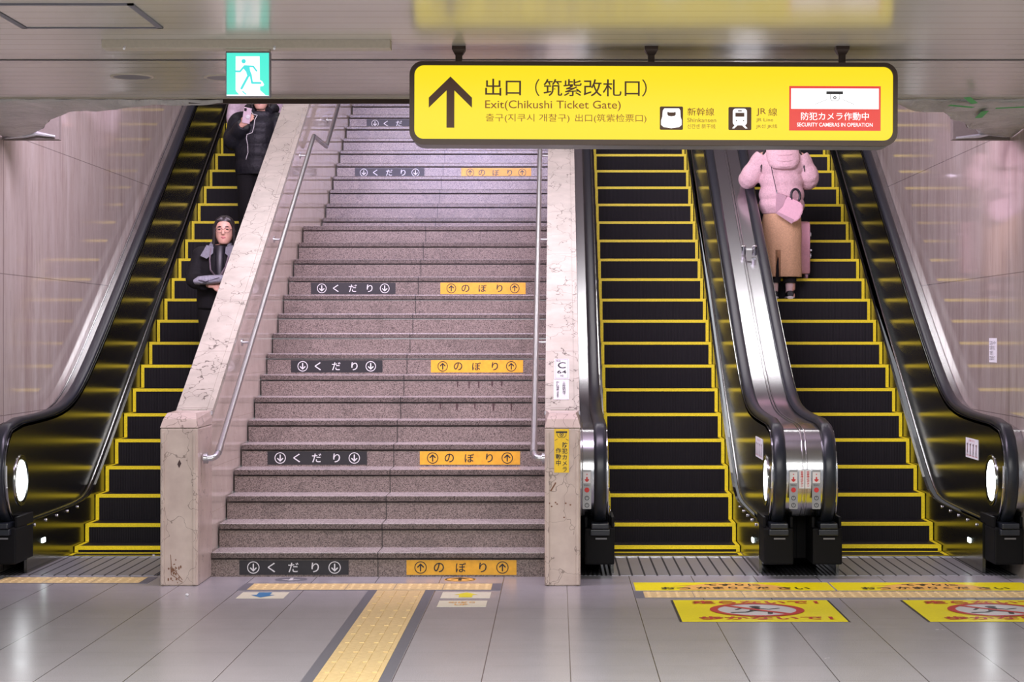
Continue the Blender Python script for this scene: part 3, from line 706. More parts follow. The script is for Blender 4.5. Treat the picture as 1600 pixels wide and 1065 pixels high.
mat_sign(2.093, 'yellow sheet with red no walking symbol at the right edge of the floor')
def disc_mark(x, y, base, ink, up, lab):
    t = thing('floor_disc', (x, y, 0), lab, 'floor sign'); fr = flat(x, y, 0)
    MB().prism([fr(.105*math.cos(a*PI/20), .105*math.sin(a*PI/20), 0) for a in range(40)], (0, 0, .0015)).build('disc', base, t)
    q = MB(); arrow(q, fr, 0, 0, .12, .022, up, .003)
    if up: q.disc(fr, 0, 0, .1, .1, .003, 40, .9)
    q.build('arrow_mark', ink, t)
disc_mark(-1.747, 12.84, 'grey', 'white', False, 'grey floor disc with white arrow at the foot of the stairs')
disc_mark(-.636, 12.84, 'orange', 'signblack', True, 'amber floor disc with dark up arrow at the foot of the stairs')
def arrow_sheet(x0, x1, y0, y1, ink, up, lab):
    t = thing('arrow_sheet', ((x0+x1)/2, (y0+y1)/2, 0), lab, 'floor sign'); floor_plate('sheet', x0, x1, y0, y1, 'cream', t)
    fr = flat((x0+x1)/2, (y0+y1)/2, 0); s = 1 if up else -1; h = (y1-y0)
    MB().poly([fr(a*.075, s*b*h*.42, .003) for a, b in ((-.55, -1), (.55, -1), (.55, 0), (1, 0), (0, 1), (-1, 0), (-.55, 0))]).build('arrow_mark', ink, t)
arrow_sheet(-1.96, -1.67, 11.92, 12.2, 'blue', False, 'cream sheet with blue arrow on the floor left of the guide path')
arrow_sheet(-.712, -.41, 11.93, 12.2, 'brightyellow', True, 'cream sheet with yellow arrow on the floor right of the guide path')
t = thing('word_sheet', (-.56, 11.68, 0), 'cream sheet reading のぼり UP on the floor just below the yellow arrow sheet', 'floor sign')
floor_plate('sheet', -.71, -.42, 11.55, 11.81, 'cream', t); fr = flat(-.71, 11.55, 0)
text('のぼり', fr, (.06, .14, .22, .21), 'orange', t, .003, .02); text('UP', fr, (.1, .05, .18, .11), 'orange', t, .003, .02)
for i, (px, py, lab) in enumerate(((292, 931, 'scrap of white paper on the floor before the left newel post'), (240, 869.5, 'scrap of white paper at the foot of the left escalator'))):
    Y = H*F/(py-PY0); x = xx(px, Y); q = MB()
    q.ball((x, Y, .009), (.012, .009, .008), 7, 5)
    for v in q.bm.verts: v.co += Vector((random.uniform(-.003, .003), random.uniform(-.003, .003), random.uniform(-.001, .003)))
    tag(q.build('paper_scrap', 'paper'), lab, 'litter')

# ------------------------------------------------------------------ yellow hanging sign
SY = 9.32
P = lambda px, py: W(px, py, SY)
s_ = SY/F
t = thing('hanging_sign', P(1021, 229), 'long backlit yellow exit sign hanging from the ceiling', 'sign')
rot = -.0038
def sf(px, py, d=0):   # sign face coordinates in image pixels of the photograph
    dx, dz = (px-1021)*s_, (162-py)*s_
    c = P(1021, 162)
    return (c[0]+dx*math.cos(rot)-dz*math.sin(rot), SY-d, c[2]+dx*math.sin(rot)+dz*math.cos(rot))
def rr(x0, y0, x1, y1, r, d=0): return [sf(a, b, d) for a, b in rrect(x0, y0, x1, y1, r, 8)]
MB().prism(rr(640, 97, 1402, 227, 21, -.012), (0, .19, 0)).build('housing', 'grey', t)
o_, i_ = rr(640, 97, 1402, 227, 21, .012), rr(647.5, 103.5, 1395, 218.5, 15, .012)
q = MB(); n = len(o_); A = [q.bm.verts.new(p) for p in o_]; B = [q.bm.verts.new(p) for p in i_]; C = [q.bm.verts.new((p[0], p[1]+.026, p[2])) for p in o_]; D = [q.bm.verts.new((p[0], p[1]+.026, p[2])) for p in i_]
for i in range(n):
    j = (i+1) % n
    for a_, b_, c_, d_ in ((A[i], A[j], B[j], B[i]), (A[i], A[j], C[j], C[i]), (B[i], B[j], D[j], D[i])): q.bm.faces.new((a_, b_, c_, d_))
q.build('bezel', 'darkmetal', t)
q = MB(); q.poly(rr(646, 102, 1397, 220, 15, 0)); q.build('lit_face', 'signface', t)
fz = lambda u, v, d=0: sf(u, v, d)
def stext(s, x0, y0, x1, y1, mat, bold=0, **kw): return text(s, fz, (x0, y1, x1, y0), mat, t, .002, bold, **kw)
# big arrow
Zc = lambda cx, cy: (620+cx/4, 60+cy/4)
Zd = lambda cx, cy: (1010+cx/4, 60+cy/4)
MB().poly([sf(*Zc(a, b), .002) for a, b in ((335, 243), (470, 375), (470, 438), (360, 330), (360, 563), (311, 563), (311, 330), (200, 438), (200, 375))]).build('arrow_mark', 'signink', t)
stext('出口', 758, 124, 814, 150.5, 'signink', .006); stext('（', 836, 124, 843, 151, 'signink'); stext('筑紫改札口', 849, 124, 999.5, 151, 'signink', .005); stext('）', 1003, 124, 1010.5, 151, 'signink')
stext('Exit(Chikushi Ticket Gate)', 758, 157.5, 970, 174, 'thinink', .004)
stext('출구(지쿠시 개찰구)', 759, 178.5, 890, 192.5, 'thinink'); stext('出口(筑紫检票口)', 899, 178.5, 1010, 192.5, 'thinink')
stext('新幹線', 1074, 168, 1116, 180.5, 'thinink', .004); stext('Shinkansen', 1074, 184, 1119, 190.5, 'thinink'); stext('신칸센 新干线', 1074, 193.5, 1118, 200.5, 'thinink')
stext('JR', 1182, 168.5, 1197, 180.5, 'thinink', .004); stext('線', 1200.5, 168, 1214.5, 180.5, 'thinink', .004); stext('JR Line', 1181.5, 184, 1208, 190.5, 'thinink'); stext('JR선 JR线', 1181.5, 193.5, 1214.5, 200.5, 'thinink')
def patch(name, pts, mat, d, parent=None): return MB().poly([sf(*Zd(a, b), d) for a, b in pts]).build(name, mat, parent or t)
def rp(x0, y0, x1, y1, r): return rrect(x0, y0, x1, y1, r)
b1 = patch('bullet_train_symbol', rp(84, 425, 229, 571, 8), 'signink', .0015)
patch('symbol_body', [(112, 437), (204, 437), (212, 450), (214, 490), (221, 512), (221, 540), (205, 554), (156, 561), (108, 554), (92, 540), (92, 512), (99, 490), (103, 450)], 'litwhite', .0025, b1)
patch('symbol_window', [(131, 457), (142, 462), (172, 462), (182, 457), (184, 476), (176, 484), (156, 487), (138, 484), (130, 474)], 'signink', .0035, b1)
b1 = patch('train_symbol', rp(513, 427, 656, 571, 8), 'signink', .0015)
patch('symbol_body', rp(540, 437, 628, 541, 18), 'litwhite', .0025, b1)
patch('symbol_track', [(552, 541), (570, 541), (550, 560), (536, 560)], 'litwhite', .0025, b1); patch('symbol_track', [(598, 541), (616, 541), (632, 560), (618, 560)], 'litwhite', .0025, b1)
patch('symbol_window', [(556, 463), (612, 463), (612, 488), (556, 488)], 'signink', .0035, b1); patch('symbol_window', [(572, 447), (596, 447), (596, 454), (572, 454)], 'signink', .0035, b1)
for c in (562, 607): MB().disc(lambda a, b, d=0: sf(*Zd(a, b), d), c, 512, 4, 4, .0035, 12).build('symbol_light', 'signink', b1)
b1 = patch('camera_plate', [(892, 294), (1464, 294), (1464, 572), (892, 572)], 'litred', .0015)
patch('white_field', [(904, 309), (1452, 309), (1452, 437), (904, 437)], 'litwhite', .0025, b1)
text('防犯カメラ作動中', fz, (1010+966/4, 60+507/4, 1010+1390/4, 60+458/4), 'litwhite', b1, .003, .003); text('SECURITY CAMERAS IN OPERATION', fz, (1010+941/4, 60+547/4, 1010+1414/4, 60+523/4), 'litwhite', b1, .003, .004)
f3 = lambda a, b, d=0: sf(*Zd(a, b), d)
q = MB().poly([f3(a, b, .0035) for a, b in ((1124, 327), (1228, 327), (1228, 345), (1124, 345))])
q.disc(f3, 1177, 366, 10, 10, .0035, 20, .45)
strokes(q, f3, [(1148, 346), (1149, 375), (1165, 388), (1188, 388), (1206, 375), (1207, 346)], 2.5, .0035); strokes(q, f3, [(1055, 408), (1126, 378)], 2, .0035); strokes(q, f3, [(1228, 378), (1298, 408)], 2, .0035)
q.build('camera_symbol', 'signblack', b1)
for px in (717, 1017.5, 1315.5):
    x = xx(px, SY+.06); zt = sf(px, 98)[2]
    q = MB().box(x-.016, x+.016, SY+.045, SY+.077, zt-.002, ZC-.02, .003); q.loft([[(x+a*r, SY+.061+b*r, z) for a, b in ((-1, -1), (1, -1), (1, 1), (-1, 1))] for r, z in ((.018, ZC-.04), (.032, ZC-.016), (.032, ZC-.001))])
    q.build('hanger_post', 'darkmetal', t)

# ------------------------------------------------------------------ green exit sign on a ceiling rail
EY = 9.17
Pe = lambda cx, cy, d=0: (lambda p: (p[0], p[1]-d, p[2]))(W(340+cx/10.65, 60+cy/10.65, EY))
t = thing('ceiling_rail', W(385, 70, EY), 'long flat beige mounting rail on the ceiling that carries the green exit sign', 'rail')
a0, a1 = W(160, 62, EY), W(610, 76, EY)
MB().box(a0[0], a1[0], EY-.02, EY+.08, a1[2], ZC+.002, .003).build('rail_body', 'beige', t)
q = MB()
for px in (196, 430): x = xx(px, EY); q.tube([(x, EY-.012, ZC-.03), (x, EY-.03, ZC-.045)], .006, 8)
q.build('clip', 'paper', t)
t = thing('exit_sign', Pe(505, 955), 'square green illuminated emergency exit sign with running figure below the ceiling rail', 'sign')
p0, p1 = Pe(145, 955), Pe(858, 235)
MB().box(p0[0]-.004, p1[0]+.004, EY+.001, EY+.045, p0[2]-.004, p1[2]+.004, .003).build('housing', 'grey', t)
MB().box(Pe(140, 0)[0], Pe(862, 0)[0], EY-.004, EY+.05, p1[2]+.005, a1[2]-.001).build('bracket', 'beige', t)
MB().poly([Pe(a, b) for a, b in ((150, 955), (855, 955), (855, 240), (150, 240))]).build('lit_face', 'litgreen', t)
door = [(302, 298), (700, 298), (704, 690), (745, 715), (775, 770), (755, 795), (707, 800), (707, 860), (800, 945), (855, 950), (855, 955), (150, 955), (150, 935), (362, 935), (310, 880), (300, 850)]
dd = MB().poly([Pe(a, b, .0015) for a, b in door]).build('lit_doorway', 'litwhite', t)
g_ = lambda a, b, d=0: Pe(a, b, d)
q = MB(); q.disc(g_, 435, 380, 36, 36, .003, 24)
q.poly([Pe(a, b, .003) for a, b in ((445, 452), (530, 455), (545, 540), (575, 620), (560, 650), (490, 610), (478, 560), (430, 500))])
strokes(q, g_, [(300, 548), (375, 550), (450, 462)], 30, .0031); strokes(q, g_, [(460, 462), (595, 468), (648, 540)], 28, .0031); strokes(q, g_, [(520, 610), (400, 832)], 38, .0031)
strokes(q, g_, [(555, 620), (575, 740), (715, 742)], 34, .0031); strokes(q, g_, [(420, 885), (470, 928)], 20, .0031)
q.build('running_figure', 'inkgreen', t)

# ------------------------------------------------------------------ torn ceiling corners under plastic sheeting
def sheet(cx, pts, lab, tapes, boxx, sgn):
    """plastic sheet filling the corner between ceiling edge, side wall and a curved free edge"""
    t = thing('plastic_sheet', (cx, 12.2, ZC), lab, 'plastic sheet', 'grey plastic sheets on the torn ceiling corners')
    curve = []
    for (x0, y0), (x1, y1) in zip(pts, pts[1:]):
        for i in range(6): curve.append((x0+(x1-x0)*i/6, y0+(y1-y0)*i/6))
    curve.append(pts[-1]); rows = []
    nR = 14
    rnd = random.Random(3 if sgn < 0 else 8)
    ph = [rnd.uniform(0, 6.3) for _ in range(8)]
    for cx_, cy_ in curve:
        row = []
        for j in range(nR+1):
            f = j/nR; x, y = cx_, CE-.01+(cy_-CE+.01)*f
            sag = math.sin(PI*f)*.02+.008*f+.012*math.sin(13*x+ph[0]+4*f)*f+.012*math.sin(9*y+7*x+ph[1])*f+.002*math.sin(31*x+ph[2]-11*y)
            row.append((x, y, ZC-.012-max(sag, -.008)))
        rows.append(row)
    q = MB(); q.loft(rows, cap=False, closed=False)
    o = q.build('sheet', 'sheet', t, True); m = o.modifiers.new('s', 'SOLIDIFY'); m.thickness = .006; m.offset = 1
    # rumpled free edge and dark board behind it
    ed = [(r[-1][0], r[-1][1]+.01, r[-1][2]+.012) for r in rows]
    MB().tube(ed, [.007+.003*math.sin(1.7*i+ph[3]) for i in range(len(ed))], 8).build('rolled_edge', 'darkmetal', t, True)
    for px, py, a in tapes:
        tp = MB()
        Y = (ZC-.05-H)*F/(PY0-py); x = xx(px, Y); r = rows[min(range(len(rows)), key=lambda i: abs(rows[i][0][0]-x))]
        z = min(p[2] for p in r)-.004; c, s = math.cos(a)*.085, math.sin(a)*.085
        tp.prism([(x-c-s*.25, Y-s*2.2+c*.25, z), (x+c-s*.25, Y+s*2.2+c*.25, z), (x+c+s*.25, Y+s*2.2-c*.25, z+.001), (x-c+s*.25, Y-s*2.2-c*.25, z+.001)], (0, 0, .001))
        tp.build('green_tape', 'tape', t)
    return t
def ct(px, py):
    Y = max(11.43, 1.37*F/(PY0-py)); return (xx(px, Y), Y)
lp = [(-1.95, 11.42), ct(300, 156.5), ct(220, 162), ct(150, 168), ct(110, 175), ct(80, 185), ct(64, 203), (-3.56, 13.28), (XL+.01, 13.3)]
sheet(-3.3, lp, 'sagging grey plastic sheet over the torn ceiling corner at left', (), (XL, -3.38), -1)
rp_ = [(1.72, 11.42), ct(1404, 164.5), ct(1437, 169), ct(1469, 176), ct(1488, 184), ct(1510, 193), (xx(1518, 12.95), 12.95), (2.88, 13.28), (XR-.01, 13.3)]
sheet(2.7, rp_, 'crumpled grey plastic sheet with green tape over the torn ceiling corner at right', ((1517, 157, .9), (1502, 167, .3), (1534, 180, 1.35), (1580, 168, -.2)), (2.69, XR), 1)
for x0, x1, lab in ((XL+.002, -3.385, 'dusty boxed ceiling corner behind the left plastic sheet'), (2.69, XR-.002, 'dusty boxed ceiling corner behind the right plastic sheet')):
    t = thing('soffit_box', ((x0+x1)/2, 13.3, 2.945), lab, 'soffit'); 
    MB().box(x0, x1, 13.26, 13.34, 2.935, 3.35, .003).build('face_board', 'brownbox', t)
    q = MB(); z = 2.945
    q.tube([(x0+.02, 13.25, z), ((x0+x1)/2-.03, 13.235, z+.012), ((x0+x1)/2+.05, 13.25, z+.03), (x1-.02, 13.25, z+.01)], [.008, .014, .016, .008], 8); q.build('foil_scrap', 'silver', t, True)

# ------------------------------------------------------------------ people
def remesh(mb, name, mat, parent, vox, sm=6):
    me = mb.mesh(); o = bpy.data.objects.new('tmp', me); COL.objects.link(o)
    m = o.modifiers.new('r', 'REMESH'); m.mode = 'VOXEL'; m.voxel_size = vox
    m = o.modifiers.new('s', 'SMOOTH'); m.factor = .5; m.iterations = sm
    me2 = bpy.data.meshes.new_from_object(o.evaluated_get(bpy.context.evaluated_depsgraph_get())); bpy.data.objects.remove(o)
    me2.polygons.foreach_set('use_smooth', [True]*len(me2.polygons)); me2.name = name
    return link(name, me2, mat, parent)
def ell(c, rx, ry, n=20): return [Vector((c[0]+rx*math.cos(2*PI*i/n), c[1]+ry*math.sin(2*PI*i/n), c[2])) for i in range(n)]
class Fig:
    """a person: local x = image right when facing the camera, -y = forward; turned by face about z"""
    def __init__(s, loc, face, sc, label):
        s.loc, s.sc = Vector(loc), sc; s.M = Matrix.Translation(s.loc) @ Matrix.Rotation(face, 4, 'Z') @ Matrix.Scale(sc, 4)
        s.t = thing('person', loc, label, 'person')
    def w(s, p): return s.M @ Vector(p)
    def done(s, mb, name, mat, parent=None, vox=None, sm=6, smooth=True):
        for v in mb.bm.verts: v.co = s.M @ v.co
        return remesh(mb, name, mat, parent or s.t, vox, sm) if vox else mb.build(name, mat, parent or s.t, smooth)
def hand(mb, wrist, fwd, up, sc=1, curl=.5, thumb=1):
    """palm and five curled fingers; fwd = finger direction, up = back of the hand"""
    w_, f, u = Vector(wrist), Vector(fwd).normalized(), Vector(up).normalized(); u = (u-f*u.dot(f)).normalized(); r = f.cross(u)*thumb
    mb.tube([w_-f*.03, w_, w_+f*.04, w_+f*.085], [(.023, .02), (.027, .018), (.038, .017), (.036, .013)], 12, tuple(u))
    for i, L in enumerate((.068, .078, .073, .056)):
        b = w_+f*.078+r*(.029-.0195*i); c1 = curl; p = [b]; d = f.copy()
        for k, l in enumerate((.42, .33, .25)):
            a = c1*(.6+.35*k); d = (d*math.cos(a)-u*math.sin(a)).normalized(); p.append(p[-1]+d*L*l)
        mb.tube(p, [.0092, .0088, .008, .0068], 8)
    b = w_+f*.02+r*.03; mb.tube([b-r*.012, b+r*.014+f*.018-u*.006, b+r*.018+f*.045-u*.018, b+r*.008+f*.066-u*.024], [.013, .0115, .0095, .0075], 8)
def headbody(mb, hx, hy, hz):
    """head with skull, jaw, nose, ears and neck; chin at hz-.115, crown at hz+.115"""
    c = Vector((hx, hy, hz))
    rs = [(-.117, .026, .030, -.045), (-.108, .042, .045, -.04), (-.085, .056, .066, -.025), (-.055, .069, .080, -.012), (-.02, .075, .088, -.004), (.015, .077, .093, .0), (.05, .075, .093, .004), (.08, .064, .082, .008), (.102, .044, .058, .01), (.114, .02, .028, .01)]
    mb.loft([ell(c+Vector((0, dy, dz)), a, b, 22) for dz, a, b, dy in rs])
    mb.tube([c+Vector((0, -.085, .02)), c+Vector((0, -.098, -.012)), c+Vector((0, -.104, -.03)), c+Vector((0, -.088, -.038))], [.008, .011, .0145, .01], 10)
    for sg in (-1, 1): mb.tube([c+Vector((sg*.072, .012, -.035)), c+Vector((sg*.08, .018, -.005)), c+Vector((sg*.076, .02, .02))], [(.006, .012), (.007, .017), (.006, .012)], 8)
    mb.tube([c+Vector((0, .02, -.07)), c+Vector((0, .03, -.15)), c+Vector((0, .035, -.2))], [.05, .048, .06], 14)
def skeleton(mb, sh, elb, wr, hip=.085, leg=.88, sp=0):
    mb.loft([ell((0, .02, z), a, b, 18) for z, a, b in ((.82, .14, .105), (.92, .155, .11), (1.04, .125, .095), (1.18, .15, .105), (1.30, .15, .085), (1.36, .09, .06), (1.40, .055, .055))])
    for i, sg in enumerate((-1, 1)):
        mb.tube([(sg*.13, .02, sh-.01), (sg*.17, .02, sh-.02), elb[i], wr[i]], [.04, .042, .034, .025], 12)
        mb.tube([(sg*hip, .02, leg), (sg*hip, .005, .47), (sg*hip, .03, .08)], [.085, .056, .038], 12)
        mb.tube([(sg*hip, .06, .035), (sg*(hip+.005), -.04, .03), (sg*(hip+.015), -.13, .022)], [.035, .036, .024], 10)
def sleeve(mb, pts, rad, quilt=0, n=18):
    """a sleeve along three joints with optional quilted bulges"""
    P_ = [Vector(p) for p in pts]; out, rr_ = [], []
    for i in range(len(P_)-1):
        m = 9
        for j in range(m): f = j/m; out.append(P_[i].lerp(P_[i+1], f)); r0, r1 = rad[i], rad[i+1]; rr_.append(r0+(r1-r0)*f)
    out.append(P_[-1]); rr_.append(rad[-1])
    for _ in range(3): out = [out[0]]+[(out[i-1]+out[i]*2+out[i+1])/4 for i in range(1, len(out)-1)]+[out[-1]]
    if quilt: rr_ = [r+quilt*abs(math.sin(i*PI/4.5)) for i, r in enumerate(rr_)]
    mb.tube(out, rr_, n)
def face_parts(f, hx, hy, hz, body):
    q = MB()
    for sg in (-1, 1): q.ball((hx+sg*.03, hy-.084, hz+.004), (.013, .006, .0045), 10, 6)
    f.done(q, 'eye', 'hair')
    q = MB()
    for sg in (-1, 1): q.tube([(hx+sg*.014, hy-.091, hz+.024), (hx+sg*.03, hy-.089, hz+.03), (hx+sg*.048, hy-.078, hz+.025)], [.003, .0035, .002], 6)
    f.done(q, 'eyebrow', 'hair')
    f.done(MB().tube([(hx-.022, hy-.083, hz-.064), (hx-.009, hy-.091, hz-.06), (hx, hy-.091, hz-.0615), (hx+.009, hy-.091, hz-.06), (hx+.022, hy-.083, hz-.064)], [.003, .0065, .006, .0065, .003], 8).tube([(hx-.018, hy-.083, hz-.067), (hx, hy-.089, hz-.07), (hx+.018, hy-.083, hz-.067)], [.003, .006, .003], 8), 'lips', 'lip')

# --- person with glasses on the left escalator
f = Fig((-2.79, 16.22, EZ0+2*ET*ES), .05, 1.0, 'person with glasses in a black jacket riding the left escalator, nearest the floor')
hx, hy, hz = .03, -.01, 1.515
b = MB(); elb = [(-.235, -.01, 1.10), (.225, -.0, 1.10)]; wr = [(-.05, -.235, 1.055), (.12, -.24, 1.06)]
skeleton(b, 1.34, elb, wr); headbody(b, hx, hy, hz)
hand(b, (-.045, -.235, 1.05), (1, -.12, -.08), (0, -.5, .8), curl=.55, thumb=1); hand(b, (.125, -.24, 1.06), (-1, -.1, -.05), (0, -.3, .9), curl=.5, thumb=-1)
body = f.done(b, 'body', 'skin', None, .0065, 3)
face_parts(f, hx, hy, hz, body)
q = MB()
q.loft([ell((hx, hy+dy, hz+dz), a, b2, 22) for dz, a, b2, dy in ((-.18, .085, .055, .05), (-.11, .086, .06, .05), (-.04, .086, .068, .045), (.03, .087, .085, .025), (.075, .082, .092, .012), (.105, .06, .075, .012), (.124, .03, .035, .012))])
for sg in (-1, 1): q.tube([(hx+sg*.012, hy-.058, hz+.108), (hx+sg*.05, hy-.056, hz+.085), (hx+sg*.08, hy-.035, hz+.02), (hx+sg*.082, hy-.03, hz-.06), (hx+sg*.09, hy-.02, hz-.19)], [.015, .018, .017, .017, .014], 10)
f.done(q, 'hair', 'hair', None, .008, 4)
q = MB()
for sg in (-1, 1):
    q.tube([(hx+sg*.031+.026*math.cos(a*PI/10), hy-.104+.01*abs(math.cos(a*PI/10)), hz+.0-.002+.021*math.sin(a*PI/10)) for a in range(21)], .0016, 6); q.tube([(hx+sg*.057, hy-.095, hz+.004), (hx+sg*.079, hy-.0, hz+.006)], .0015, 6)
q.tube([(hx-.006, hy-.108, hz+.004), (hx+.006, hy-.108, hz+.004)], .0016, 6); f.done(q, 'glasses', 'wire')
q = MB().loft([ell((0, .015, z), a, b2, 24) for z, a, b2 in ((.86, .20, .15), (.95, .205, .155), (1.08, .19, .145), (1.2, .195, .14), (1.3, .20, .125), (1.36, .155, .095), (1.395, .085, .075))])
for sg, i in ((-1, 0), (1, 1)): sleeve(q, [(sg*.15, .015, 1.325), elb[i], (wr[i][0]-sg*.0-(.05 if i == 0 else -.03), wr[i][1]+.02, wr[i][2])], [.082, .068, .05])
for sg in (-1, 1): q.ball((sg*.155, .015, 1.315), (.09, .085, .072))
q2 = f.done(q, 'jacket', 'blackcloth', None, .011, 5)
q = MB()
for sg in (-1, 1): q.prism([(sg*.05, -.10, 1.37), (sg*.11, -.09, 1.385), (sg*.155, -.115, 1.30), (sg*.10, -.15, 1.275), (sg*.05, -.135, 1.32)], (0, .012, .006))
q.tube([(-.075, -.06, 1.385), (-.08, .05, 1.41), (0, .085, 1.42), (.08, .05, 1.41), (.075, -.06, 1.385)], .018, 8); f.done(q, 'collar', 'greyleather', q2)
q = MB().loft([ell((0.0, -.03, z), a, b2, 16) for z, a, b2 in ((1.0, .07, .112), (1.2, .075, .11), (1.33, .065, .085), (1.385, .058, .06))]); f.done(q, 'inner_top', 'black')
q = MB().tube([(-.07, -.1, 1.36), (-.075, -.145, 1.27), (-.065, -.17, 1.18), (0, -.185, 1.10), (.06, -.17, 1.2), (.08, -.13, 1.3)], [(.006, .012), (.006, .02), (.007, .03), (.007, .03), (.006, .02), (.006, .012)], 8, (0, -1, 0)); f.done(q, 'shoulder_strap', 'lilac')
q = MB()
for sg in (-1, 1): q.tube([(sg*.085, .02, .92), (sg*.087, .005, .47), (sg*.09, .03, .07)], [.115, .085, .07], 14)
q.loft([ell((0, .02, z), a, b2, 20) for z, a, b2 in ((.80, .19, .13), (.9, .19, .135), (1.0, .17, .12), (1.03, .15, .1))])
f.done(q, 'trousers', 'blackcloth', None, .014, 4)
q = MB()
for sg in (-1, 1): q.tube([(sg*.087, .075, .045), (sg*.09, -.04, .042), (sg*.1, -.155, .03)], [.045, .048, .032], 12)
f.done(q, 'shoes', 'blackcloth')
cz = f.w((-.055, -.26, 1.095)); t = thing('pouch', cz-Vector((0, 0, .035)), 'crinkled silver pouch held by the person with glasses', 'bag')
q = MB().tube([cz+Vector((-.125, .015, -.012)), cz+Vector((-.09, 0, -.002)), cz+Vector((0, -.006, .004)), cz+Vector((.09, 0, .012)), cz+Vector((.12, .01, .014))], [(.03, .024), (.042, .036), (.046, .038), (.04, .034), (.026, .022)], 14, (0, 0, 1)); q.build('pouch_body', 'pouch', t, True)
MB().tube([cz+Vector((-.09, -.043, .0)), cz+Vector((-.03, -.048, -.014)), cz+Vector((.08, -.042, .02))], .004, 6).build('zip', 'strap', t, True)

# --- person with a phone, further up the left escalator
f = Fig((-2.845, 18.55, EZ0+9*ET*ES), 0, 1.0, 'person in a long black padded coat looking at a phone on the left escalator')
hx, hy, hz = .04, -.04, 1.53
b = MB(); elb = [(-.245, .0, 1.10), (.23, .0, 1.08)]; wr = [(-.10, -.215, 1.27), (.2, -.13, .88)]
skeleton(b, 1.36, elb, wr); headbody(b, hx, hy, hz)
hand(b, (-.11, -.22, 1.255), (.62, -.25, .55), (-.25, -.9, -.1), curl=.6, thumb=-1); hand(b, (.2, -.13, .87), (-.1, -.3, -.9), (1, 0, 0), curl=.5, thumb=1)
f.done(b, 'body', 'skin', None, .0065, 3); face_parts(f, hx, hy, hz, None)
q = MB().loft([ell((hx, hy+dy, hz+dz), a, b2, 22) for dz, a, b2, dy in ((-.13, .08, .06, .05), (-.04, .084, .068, .045), (.03, .087, .085, .025), (.075, .082, .092, .012), (.105, .06, .075, .012), (.124, .03, .035, .012))])
for sg in (-1, 1): q.tube([(hx+sg*.015, hy-.075, hz+.10), (hx+sg*.06, hy-.072, hz+.06), (hx+sg*.079, hy-.04, hz-.02), (hx+sg*.082, hy-.02, hz-.12)], [.016, .019, .019, .016], 10)
f.done(q, 'hair', 'hair', None, .008, 4)
Q = lambda z: .012*abs(math.sin(z*PI/.135))
q = MB().loft([ell((0, .01, z), a+Q(z), b2+Q(z), 28) for z, a, b2 in [(.80+.02*i, (.205 if .80+.02*i < 1.2 else .215-.25*max(0, .80+.02*i-1.28)), (.16 if .80+.02*i < 1.2 else .155-.28*max(0, .80+.02*i-1.28))) for i in range(31)]])
for sg, i in ((-1, 0), (1, 1)): sleeve(q, [(sg*.165, .01, 1.33), elb[i], (wr[i][0], wr[i][1]+.02, wr[i][2]-.01)], [.095, .088, .062], .012)
for sg in (-1, 1): q.ball((sg*.165, .012, 1.325), (.1, .09, .08))
coat = f.done(q, 'padded_coat', 'blackcoat', None, .010, 3)
q = MB(); q.tube([(hx-.085, -.09, 1.40), (hx-.12, .0, 1.43), (hx-.08, .09, 1.47), (hx, .12, 1.48), (hx+.08, .09, 1.47), (hx+.12, .0, 1.43), (hx+.085, -.09, 1.40)], [.035, .05, .055, .055, .055, .05, .035], 12); f.done(q, 'hood', 'blackcoat', coat)
q = MB()
for sg in (-1, 1): q.tube([(sg*.085, .02, .90), (sg*.087, .005, .47), (sg*.09, .03, .07)], [.12, .10, .075], 14)
q.loft([ell((0, .02, z), a, b2, 20) for z, a, b2 in ((.80, .19, .13), (.9, .19, .135), (1.0, .17, .12), (1.03, .15, .1))])
f.done(q, 'trousers', 'blackcloth', None, .014, 4)
q = MB()
for sg in (-1, 1): q.tube([(sg*.087, .075, .045), (sg*.09, -.04, .042), (sg*.1, -.155, .03)], [.045, .048, .032], 12)
f.done(q, 'shoes', 'blackcloth')
pc = f.w((-.055, -.285, 1.335)); t = thing('phone', pc-Vector((0, 0, .07)), 'pale phone with round grip held up by the person in the black padded coat', 'phone')
R = Matrix.Translation(pc) @ Matrix.Rotation(math.radians(12), 4, 'Y') @ Matrix.Rotation(math.radians(18), 4, 'X')
q = MB().box(-.037, .037, -.005, .005, -.075, .075, .004); [setattr(v, 'co', R @ v.co) for v in q.bm.verts]; ph_ = q.build('phone_body', 'phone', t)
q = MB().box(-.031, -.008, -.009, -.005, .04, .069, .003); [setattr(v, 'co', R @ v.co) for v in q.bm.verts]; q.build('camera_bump', 'black', t)
q = MB().loft([[(.012+r*math.cos(a*PI/12), -.006-d, -.01+r*math.sin(a*PI/12)) for a in range(24)] for r, d in ((.02, 0), (.02, .004), (.015, .007))]); [setattr(v, 'co', R @ v.co) for v in q.bm.verts]; q.build('grip_disc', 'white', t)
g = lambda px, py, y: Vector(W(px, py, y))
cord = [g(392.5, 174, 18.32), g(395, 178, 18.29), g(402, 180, 18.3), g(398, 187, 18.26), g(396.5, 199, 18.25), g(394, 207, 18.26), g(386, 210, 18.28), g(385, 216, 18.28), g(387, 226, 18.3), g(387.5, 238, 18.3), g(385, 246, 18.3), g(384.5, 249, 18.31)]
tag(MB().tube(cord, .0032, 6).build('earphone_cord', 'white', None, True), 'thin white earphone cord hanging down the black padded coat', 'earphones')

